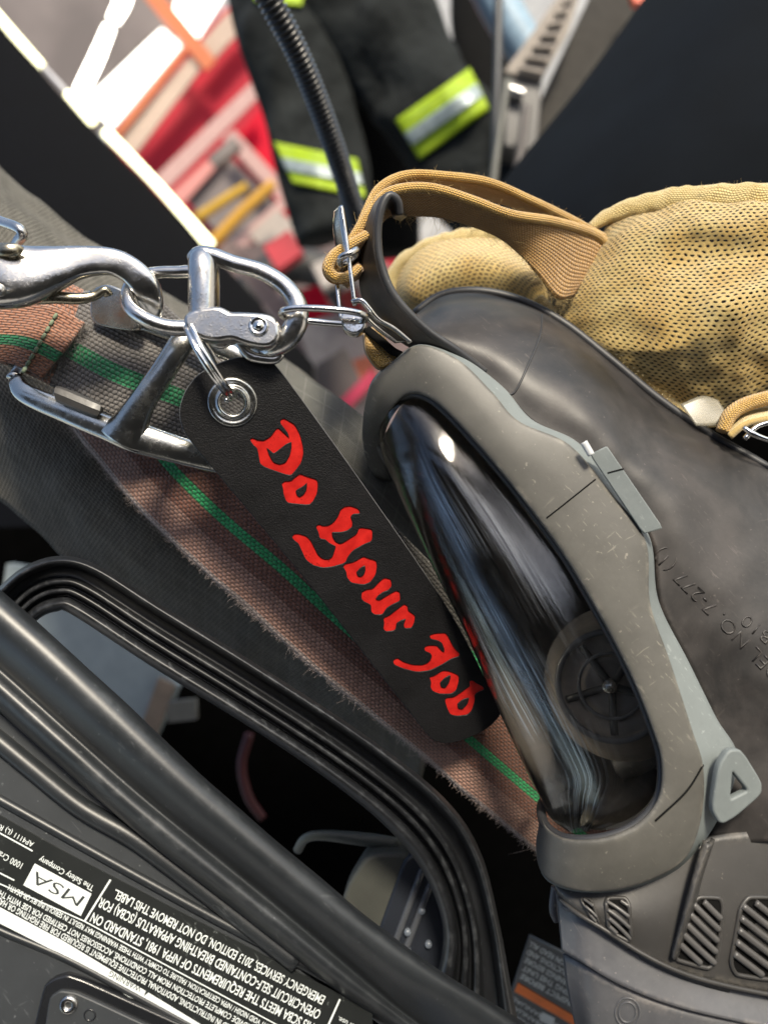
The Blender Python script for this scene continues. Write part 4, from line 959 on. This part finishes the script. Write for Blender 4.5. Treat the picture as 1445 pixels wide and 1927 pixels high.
# head net and straps
hn_top = [(1120, 470, .262), (1138, 424, .258), (1180, 396, .254), (1260, 372, .25), (1350, 362, .246), (1450, 362, .243), (1560, 375, .24)]
hn_1 = [(1085, 510, .262), (1130, 470, .252), (1190, 440, .246), (1270, 425, .241), (1350, 418, .237), (1450, 415, .234), (1560, 420, .232)]
hn_2 = [(1050, 555, .262), (1120, 540, .250), (1200, 510, .246), (1280, 500, .243), (1360, 492, .240), (1450, 485, .238), (1560, 480, .236)]
hn_3 = [(1040, 595, .262), (1120, 600, .252), (1210, 590, .243), (1290, 580, .238), (1370, 572, .234), (1450, 560, .232), (1560, 550, .231)]
hn_4 = [(1060, 625, .264), (1140, 670, .257), (1220, 690, .25), (1300, 690, .244), (1380, 680, .241), (1450, 670, .240), (1560, 660, .24)]
hn_5 = [(1090, 640, .27), (1180, 720, .266), (1250, 775, .262), (1310, 810, .26), (1390, 800, .258), (1460, 770, .255), (1560, 750, .255)]
hn = grid([[Q(a) for a in r] for r in (hn_top, hn_1, hn_2, hn_3, hn_4, hn_5)], 110, 90, disp=lambda u, v, p: .004*noise.noise(p*24)-.0035*abs(noise.noise(Vector((p.x*30+p.y*12, p.y*30, p.z*44))))+.0013*noise.noise(p*75)+.0007*noise.noise(p*170))
net = hn.build('head_net', M['knit'], mk)
# rolled hem along the top
hem = tube([(1112, 428, .258, 10), (1140, 410, .2565, 14), (1180, 394, .254, 18), (1260, 376, .25, 22), (1350, 370, .246, 24), (1450, 372, .243, 26), (1560, 385, .24, 26)], n=20, seg=90, flat=.7)
for i, v in enumerate(hem.v): hem.v[i] = v+V(.3, 1, .4)*noise.noise(v*260)*.0009
hem.build('hem', M['terry_light'], net)
low_hem = tube([(1010, 560, .262, 13), (1050, 618, .2625, 18), (1100, 652, .262, 20), (1160, 692, .26, 20), (1220, 740, .259, 19), (1290, 790, .258, 14)], n=18, seg=80, flat=.6)
for i, v in enumerate(low_hem.v): low_hem.v[i] = v+V(.3, 1, .4)*noise.noise(v*240)*.0012
low_hem.build('hem', M['terry_light'], net)
# far lobe of the net behind the seal
fl_t = [(735, 560, .30), (745, 505, .296), (790, 465, .29), (860, 442, .286), (925, 436, .284), (985, 460, .28), (1040, 500, .275)]
fl_m = [(760, 600, .292), (770, 540, .28), (810, 510, .275), (870, 490, .272), (930, 490, .27), (985, 515, .268), (1030, 540, .266)]
fl_b = [(790, 640, .30), (800, 600, .285), (850, 570, .28), (900, 560, .276), (950, 562, .272), (1000, 580, .270), (1040, 610, .268)]
net2 = grid([[Q(a) for a in r] for r in (fl_t, fl_m, fl_b)], 70, 40, disp=lambda u, v, p: .0015*noise.noise(p*50)).build('head_net_lobe', M['knit_solid'], mk)
hem2 = tube([(a, b+6, d-.001, 15) for a, b, d in fl_t], n=18, seg=80, flat=.6)
for i, v in enumerate(hem2.v): hem2.v[i] = v+V(.3, 1, .4)*noise.noise(v*240)*.001
hem2.build('hem', M['terry_light'], net2)
# elastic straps: upper layer, lower layer
U1 = [(640, 505, .222), (668, 450, .224), (690, 395, .226), (715, 352, .228), (765, 328, .230), (840, 330, .232), (920, 342, .236), (1000, 376, .242), (1070, 410, .250), (1135, 446, .256)]
U2 = [(664, 520, .236), (690, 460, .236), (706, 405, .238), (735, 362, .241), (780, 350, .242), (850, 355, .244), (930, 375, .248), (1005, 400, .252), (1070, 430, .258), (1130, 456, .262)]
su = grid([[Q(a) for a in U1], [Q(a).lerp(Q(b), .5) for a, b in zip(U1, U2)], [Q(a) for a in U2]], 120, 14)
sto = su.build('upper_strap', M['terry_face'], mk, solid=-.0022)
e_ = tube([(a, b+2, d-.0002, 9) for a, b, d in U1], n=12, seg=140); e_.build('rolled_edge', M['terry'], sto)
W1 = [(628, 520, .218), (640, 480, .219), (665, 445, .219), (690, 405, .220), (722, 366, .221), (765, 352, .222), (820, 354, .224), (890, 376, .228), (960, 402, .233), (1040, 415, .241), (1110, 436, .252), (1140, 456, .256)]
W2 = [(650, 540, .232), (672, 510, .232), (690, 470, .233), (705, 430, .233), (735, 400, .233), (775, 402, .234), (830, 406, .235), (895, 425, .238), (950, 452, .242), (1005, 510, .247), (1045, 560, .252), (1075, 556, .256)]
sl2 = grid([[Q(a) for a in W1], [Q(a).lerp(Q(b), .5) for a, b in zip(W1, W2)], [Q(a) for a in W2]], 140, 20)
sto2 = sl2.build('lower_strap', M['terry_face'], mk, solid=-.002)
tube([(a, b+2, d-.0002, 9.5) for a, b, d in W1], n=12, seg=150).build('rolled_edge', M['terry'], sto2)
# loop round the buckle and tail below it
lpk = grid([[P(690, 440, .216), P(660, 460, .214), P(628, 480, .213), P(616, 505, .213), P(628, 524, .214), (P(655, 520, .216)), P(680, 500, .219)],
            [P(705, 455, .232), P(675, 475, .231), P(642, 490, .230), P(630, 508, .230), P(640, 524, .231), P(662, 522, .232), P(690, 505, .234)]], 60, 8)
lo = lpk.build('strap_loop', M['terry_face'], mk, solid=-.003)
tube([(690, 442, .2158, 9), (660, 460, .2138, 10), (630, 480, .2128, 11), (618, 505, .2128, 11), (632, 522, .2138, 10), (655, 520, .2158, 9), (676, 504, .218, 8)], n=12, seg=60).build('rolled_edge', M['terry'], lo)
tl = grid([[P(684, 628, .224), P(690, 665, .223), P(712, 692, .223), P(735, 690, .224)], [P(705, 615, .226), P(725, 640, .225), P(745, 665, .2255), P(760, 668, .227)]], 30, 8, disp=lambda u, v, p: .0006*noise.noise(p*200))
tl.build('strap_tail', M['terry'], mk, solid=-.003)
tube([(690, 620, .222, 8), (715, 640, .221, 8), (738, 660, .221, 8), (755, 668, .222, 7)], n=10, flat=.6).build('black_binding', M['black_void'], mk)
# loose fibres along the straps and net
fb = threads(MB(), [Q(a) for a in U1], 900, .0012, .00003, dirs=V(.1, .5, .4), spread=1.8)
threads(fb, [Q(a) for a in W1], 500, .002, .00004, dirs=V(0, .5, .8))
threads(fb, [Q(a) for a in W2[4:]], 600, .003, .00004, dirs=V(0, -.8, .4))
threads(fb, [Q((a, b-8, d-.004)) for a, b, d in hn_top[1:]], 350, .0013, .000035, dirs=V(0, .5, .4))
threads(fb, [Q((a, b-2, d-.004)) for a, b, d in fl_t[1:]], 300, .0013, .000035, dirs=V(0, .5, .4))
threads(fb, [Q((1050, 610, .258)), Q((1160, 685, .256)), Q((1290, 785, .254))], 900, .0025, .00004, dirs=V(0, .3, .9))
o = fb.build('fuzz', plain('tan_fibre', (.62, .45, .2), .9), mk); o['kind'] = 'stuff'
# steel slide buckle at the upper strap
sbk = tube([(642, 388, .209, 4.2), (650, 440, .2085, 4.4), (658, 500, .2085, 4.4), (668, 575, .209, 4.4)], n=8, seg=40).build('slide_buckle', M['chrome_bright'], mk)
pb = grid([[P(642, 386, .2095), P(650, 440, .209), P(657, 490, .2092)], [P(630, 398, .2165), P(628, 430, .217), P(634, 470, .218)], [P(640, 388, .224), P(640, 430, .226), P(644, 476, .226)]], 24, 8)
pb.build('buckle_plate', M['chrome'], sbk, solid=-.0006)
tube([(634, 532, .216, 4), (638, 570, .214, 4), (642, 600, .212, 4)], n=8).build('side_wire', M['chrome_bright'], sbk)
tube([(640, 497, .2085, 6), (642, 484, .206, 6), (660, 476, .2055, 6), (672, 470, .2075, 6), (668, 482, .21, 6), (650, 494, .2105, 6)], n=10, closed=True, seg=40).build('cross_pin', M['chrome'], sbk)
bkp = Plane((650, 600, .206), (690, 600, .206), (650, 630, .206))
shape([chaikin([(644, 596), (662, 590), (686, 604), (684, 620), (668, 630), (650, 622)], .2, 2)], bkp, extrude=14, bevel=4).build('pivot_block', M['chrome_bright'], sbk)
tube([(664, 568, .207, 5), (680, 566, .206, 5), (694, 580, .2065, 5), (712, 602, .208, 5), (740, 618, .211, 5), (770, 642, .215, 5)], n=8, seg=50, flat=1.8).build('spring_leaf', M['chrome_bright'], sbk)
grid([[P(686, 596, .21), P(710, 620, .212), P(745, 645, .216)], [P(694, 586, .214), P(720, 606, .216), P(765, 642, .22)]], 20, 6).build('spring_plate', M['chrome'], sbk, solid=-.0008)
# clear tab and lower right strap with buckle
ct = grid([[P(1280, 760, .246), P(1320, 745, .246), P(1350, 752, .246)], [P(1310, 800, .243), P(1345, 800, .243), P(1375, 790, .243)]], 20, 10); ct.build('clear_tab', M['clear_tab'], mk, solid=.0006)
rs_ = tube([(1358, 812, .24, 12), (1372, 782, .24, 14), (1400, 762, .24, 14), (1450, 748, .24, 14), (1500, 742, .24, 14)], n=14, seg=60, flat=1.2); rs2 = rs_.build('lower_strap_loop', M['terry'], mk)
grid([[P(1372, 822, .236), P(1400, 800, .236), P(1440, 790, .236), P(1480, 790, .236)], [P(1376, 800, .246), P(1402, 780, .246), P(1445, 770, .246), P(1480, 768, .246)]], 20, 8).build('webbing_end', M['terry_light'], rs2, solid=-.002)
tube([(1400, 826, .234, 5), (1425, 802, .234, 5), (1470, 790, .234, 5)], n=8).build('wire_buckle', M['chrome_bright'], rs2)
tube([(1398, 804, .234, 5), (1415, 816, .233, 6), (1440, 826, .233, 5), (1480, 836, .234, 5)], n=8).build('wire_buckle', M['chrome_bright'], rs2)

# ================================================================== BREATHING PACK (bottom left)
pk_ = thing('breathing_pack', 'black moulded breathing apparatus backplate with carry bar and printed labels', 'backplate', Q((400, 1700, .2)))
A = [(-90, 1030, .2), (60, 1160, .197), (250, 1335, .194), (400, 1476, .193), (652, 1692, .193), (823, 1823, .195), (940, 1895, .2), (1080, 1985, .205)]
Gg = [(-190, 1110, .2), (-40, 1225, .197), (140, 1385, .194), (285, 1513, .193), (545, 1725, .193), (700, 1857, .195), (800, 1935, .2), (900, 2010, .205)]
Bb = [(-230, 1150, .2), (-90, 1262, .197), (95, 1425, .194), (235, 1550, .193), (490, 1752, .193), (625, 1860, .195), (720, 1932, .2), (820, 2010, .205)]
p1_ = [(0, -.014), (.03, -.006), (.1, -.0012), (.25, .001), (.45, .0018), (.65, .0006), (.85, -.0022)]; p2_ = [(0, -.0045), (.12, -.0036), (.3, -.0018), (.55, -.0012), (.8, -.003), (.95, -.007), (1, -.013)]
def proff(A_, B_, prof_):
    return [[P(a[0]+(b[0]-a[0])*t, a[1]+(b[1]-a[1])*t, a[2]+(b[2]-a[2])*t-h) for a, b in zip(A_, B_)] for t, h in prof_]
bar = grid(proff(A, Gg, p1_)+proff(Gg, Bb, p2_), 100, 70, disp=lambda u, v, p: .0002*noise.noise(p*60)); bar.build('carry_bar', M['backplate'], pk_)
Oo = [(-70, 1175, .222), (-5, 1108, .220), (50, 1064, .219), (115, 1046, .218), (185, 1064, .218), (300, 1136, .218), (500, 1260, .219), (700, 1392, .222), (840, 1506, .226), (905, 1606, .229), (940, 1740, .230), (962, 1860, .230), (990, 2000, .230)]
Ii = [(20, 1260, .224), (45, 1200, .222), (75, 1164, .221), (108, 1151, .220), (138, 1158, .220), (285, 1254, .220), (460, 1362, .221), (615, 1466, .224), (725, 1555, .228), (795, 1640, .232), (832, 1740, .233), (822, 1830, .233), (780, 1900, .233)]
pr2 = [(0, -.012), (.025, -.004), (.07, 0), (.13, -.0003), (.18, -.0035), (.22, -.0062), (.36, -.0064), (.40, -.005), (.44, -.0034), (.50, -.0036), (.53, -.0062), (.565, -.0066), (.6, -.004), (.67, -.004), (.70, -.0066), (.735, -.0068), (.78, -.003), (.86, -.001), (.93, -.0018), (.98, -.005), (1, -.014)]
fr = grid(proff(Oo, Ii, pr2), 150, 100); fr.build('frame_loop', M['backplate_dk'], pk_)
# flat body with steps
bp = Plane((0, 1500, .207), (600, 1850, .205), (0, 1900, .200))
body = shape([[(-400, 1150), (-100, 1260), (130, 1430), (480, 1740), (760, 1990), (760, 2300), (-400, 2300)]], bp, extrude=20); body.build('body', M['panel_grey'], pk_, smooth=False)
line = tube([Vector((*bp(x, y, 24), .0026)) for x, y in [(-80, 1325), (0, 1383), (70, 1440), (160, 1512), (250, 1564), (304, 1602), (420, 1690), (560, 1800)]], n=12, seg=60, raw=True); line.build('ridge', M['backplate'], pk_)
tube([Vector((*bp(x, y, 20), .0013)) for x, y in [(-80, 1450), (0, 1494), (200, 1606), (400, 1716), (560, 1800), (700, 1880)]], n=10, seg=60, raw=True).build('ridge', M['backplate'], pk_)
tube([Vector((*bp(x, y, 20), .0010)) for x, y in [(-80, 1690), (0, 1737), (128, 1792), (260, 1862), (420, 1950)]], n=10, seg=60, raw=True).build('ridge', M['backplate'], pk_)
lab = shape([[(-60, 1490), (0, 1522), (120, 1590), (400, 1736), (700, 1890), (700, 2080), (420, 1950), (128, 1786), (0, 1728), (-60, 1700)]], bp, extrude=1, z=22.5).build('label', M['label_black'], pk_, smooth=False)
ws = shape([[(-60, 1662), (0, 1692), (128, 1760), (403, 1927), (520, 1995), (470, 2000), (350, 1927), (128, 1787), (0, 1722), (-60, 1692)]], bp, extrude=.2, z=24.2).build('warning_stripe', M['print_white'], lab, smooth=False)
T = MB(); Z = 24.6
TOPD = (-1, 1)
text('THIS SCBA MEETS THE REQUIREMENTS OF NFPA 1981, STANDARD ON', (598, 1926), (181, 1716), 18, bp, Z, T, .012, TOPD, mid=True)
text('OPEN-CIRCUIT SELF-CONTAINED BREATHING APPARATUS (SCBA) FOR', (602, 1898), (195, 1688), 18, bp, Z, T, .012, TOPD, mid=True)
text('EMERGENCY SERVICES, 2013 EDITION. DO NOT REMOVE THIS LABEL.', (610, 1871), (222, 1672), 17, bp, Z, T, .012, TOPD, mid=True)
text('The Safety Company', (184, 1664), (84, 1609), 11, bp, Z, T, .005, TOPD, mid=True)
text('1000 Cranberry Woods', (52, 1622), (-60, 1562), 12, bp, Z, T, .0, TOPD, mid=True)
text('AP4111 (L) Rev 1', (73, 1583), (-6, 1540), 10, bp, Z, T, .0, TOPD, mid=True)
text('THIS SCBA AS SPECIFIED IN INSTRUCTIONS, ADDITIONAL PROTECTIVE EQUIPMENT IS REQUIRED FOR FIRE FIGHTING OR HAZARDOUS', (520, 1968), (-30, 1664), 11.5, bp, Z, T, .012, TOPD, mid=True)
text('ONLY CAN PROVIDE COMPLETE PROTECTION FROM ALL CONDITIONS. ACCESSORIES NOT CERTIFIED FOR USE WITH THIS', (530, 1951), (4, 1668), 11, bp, Z, T, .012, TOPD, mid=True)
text('APPARATUS MAY VOID NIOSH / NFPA CERTIFICATION. FAILURE TO COMPLY WITH THESE WARNINGS MAY RESULT IN SERIOUS INJURY OR DEATH.', (556, 1946), (26, 1660), 10, bp, Z, T, .012, TOPD, mid=True)
text('Limitations of use.', (720, 1948), (636, 1904), 10, bp, Z, T, .0, TOPD, mid=True)
def strip(a, b, w_, mb):
    dx, dy = b[0]-a[0], b[1]-a[1]; L = math.hypot(dx, dy); nx, ny = -dy/L*w_/2, dx/L*w_/2
    return shape([[(a[0]+nx, a[1]+ny), (b[0]+nx, b[1]+ny), (b[0]-nx, b[1]-ny), (a[0]-nx, a[1]-ny)]], bp, z=Z, mb=mb)
for a, b, w_ in (((216, 1647), (168, 1724), 3.5), ((168, 1724), (640, 1978), 2.2), ((-10, 1549), (72, 1594), 2.5), ((-10, 1624), (38, 1648), 2.5), ((-10, 1645), (168, 1724), 2.2), ((640, 1868), (612, 1930), 3.5)):
    strip(a, b, w_, T)
T.build('printed_text', M['print_white'], lab, smooth=False)
box = shape([[(76, 1617), (181, 1673), (161, 1714), (55, 1657)]], bp, z=Z).build('logo_box', M['print_white'], lab, smooth=False)
T2 = MB()
text('MSA', (164, 1689), (73, 1641), 23, bp, Z+.5, T2, -.004, TOPD, shear=.12, mid=True)
tt = [[(102, 1664), (96, 1661), (76, 1640), (84, 1632), (74, 1627), (70, 1634), (66, 1655), (72, 1658), (78, 1640), (96, 1668)]]
text('\u26a0 WARNING' if False else 'WARNING', (272, 1850), (214, 1820), 11, bp, Z+.5, T2, .0, TOPD, mid=True)
shape([[(290, 1852), (282, 1850), (278, 1862)]], bp, z=Z+.5, mb=T2)
T2.build('dark_lettering', M['print_dark'], box, smooth=False)
# small bolted cover
cv = shape([chaikin([(60, 2010), (100, 1840), (118, 1828), (140, 1822), (170, 1832), (520, 1990), (520, 2100), (60, 2100)], .1, 2)], bp, extrude=12, bevel=4, z=20); cvo = cv.build('access_cover', M['plastic_black'], pk_, angle=40)
shape([chaikin([(92, 2010), (112, 1858), (130, 1846), (160, 1850), (480, 2000), (480, 2100), (92, 2100)], .1, 2)], bp, extrude=12, bevel=3, z=28).build('cover_plate', M['panel_grey'], cvo, angle=40)
sc = disc_up(bp(146, 1868, 40), bp.n, 0, 0, MB(), ring=[(px(17, .2), 0), (px(17, .2), .0006), (px(14, .2), .0013), (px(7, .2), .0014), (px(6, .2), .0002), (.00001, .0001)]); sc.build('screw', M['chrome'], cvo)
tube([Vector((*bp(184+10*cos(2*pi*k/16), 1888+10*sin(2*pi*k/16), 42), .0003)) for k in range(16)], n=6, seg=40, closed=True, raw=True).build('dimple', M['plastic_black'], cvo)

# equipment inside the opening
eq = thing('regulator_box', 'olive grey and navy regulator box inside the pack frame opening', 'box', Q((720, 1690, .27)))
ep = Plane((680, 1600, .265), (820, 1700, .262), (680, 1780, .262))
shape([chaikin([(700, 1600), (765, 1600), (790, 1640), (730, 1760), (640, 1740), (662, 1660)], .15, 2)], ep, extrude=30, bevel=8).build('side_panel', plain('olive_grey_plastic', (.04, .042, .036), .6), eq)
shape([chaikin([(770, 1595), (840, 1620), (860, 1700), (840, 1840), (700, 1790), (720, 1735)], .1, 2)], ep, extrude=26, bevel=6, z=12).build('front_panel', plain('navy_plastic', (.014, .017, .024), .4), eq)
for a, b in (((795, 1620), (735, 1780)), ((812, 1640), (755, 1790))):
    tube([Vector((*ep(*a, 44), .0012)), Vector((*ep(*b, 44), .0012))], n=8, seg=6, raw=True).build('rib', plain('navy_rib', (.06, .065, .075), .35), eq)
for a, b in ((712, 1735), (768, 1733), (806, 1755), (794, 1694), (768, 1768)):
    disc_up(ep(a, b, 40), ep.n, .0012, .0022, MB(), n=12).build('stud', plain('stud', (.12, .14, .17), .25), eq)
tag(tube([(560, 1600, .275, 9), (575, 1578, .27, 9), (610, 1572, .268, 10), (690, 1580, .266, 13), (748, 1588, .266, 12)], n=12, flat=.8).build('lever', plain('grey_lever', (.04, .047, .045), .5)), 'curved grey lever above the regulator box in the frame opening', 'lever')
# far label by the canister
fb_ = thing('caution_label', 'small printed label with an orange band beside the mask canister', 'label', Q((1010, 1840, .3)))
lpn = Plane((1000, 1800, .30), (1080, 1840, .30), (980, 1900, .31))
shape([[(996, 1760), (1100, 1812), (1100, 2000), (1040, 1960), (950, 1900)]], lpn, extrude=3).build('label_sheet', plain('label_grey', (.07, .075, .08), .5), fb_)
shape([[(974, 1846), (1090, 1915), (1090, 1932), (968, 1862)]], lpn, extrude=.5, z=4).build('orange_band', plain('orange_ink', (.75, .16, .02), .5), fb_)
lw = plain('light_print', (.55, .58, .58), .5)
T3 = MB()
for i, s_ in enumerate(['CAUTION READ ALL', 'INSTRUCTIONS AND', 'WARNINGS BEFORE', 'USING THIS UNIT', 'INSPECT BEFORE']):
    ox, oy = 998-i*4, 1768+i*15
    text(s_, (ox+96, oy+54), (ox, oy), 10, lpn, 4, T3, .02, (-1, 1))
for i in range(3): text('SEE MANUAL', (1052-i*6, 1925+i*14), (966-i*4, 1872+i*13), 8, lpn, 4, T3, .01, (-1, 1))
shape([[(1020, 1900), (1044, 1912), (1038, 1928), (1014, 1916)]], lpn, z=4.5, mb=T3)
T3.build('printed_text', lw, fb_, smooth=False)
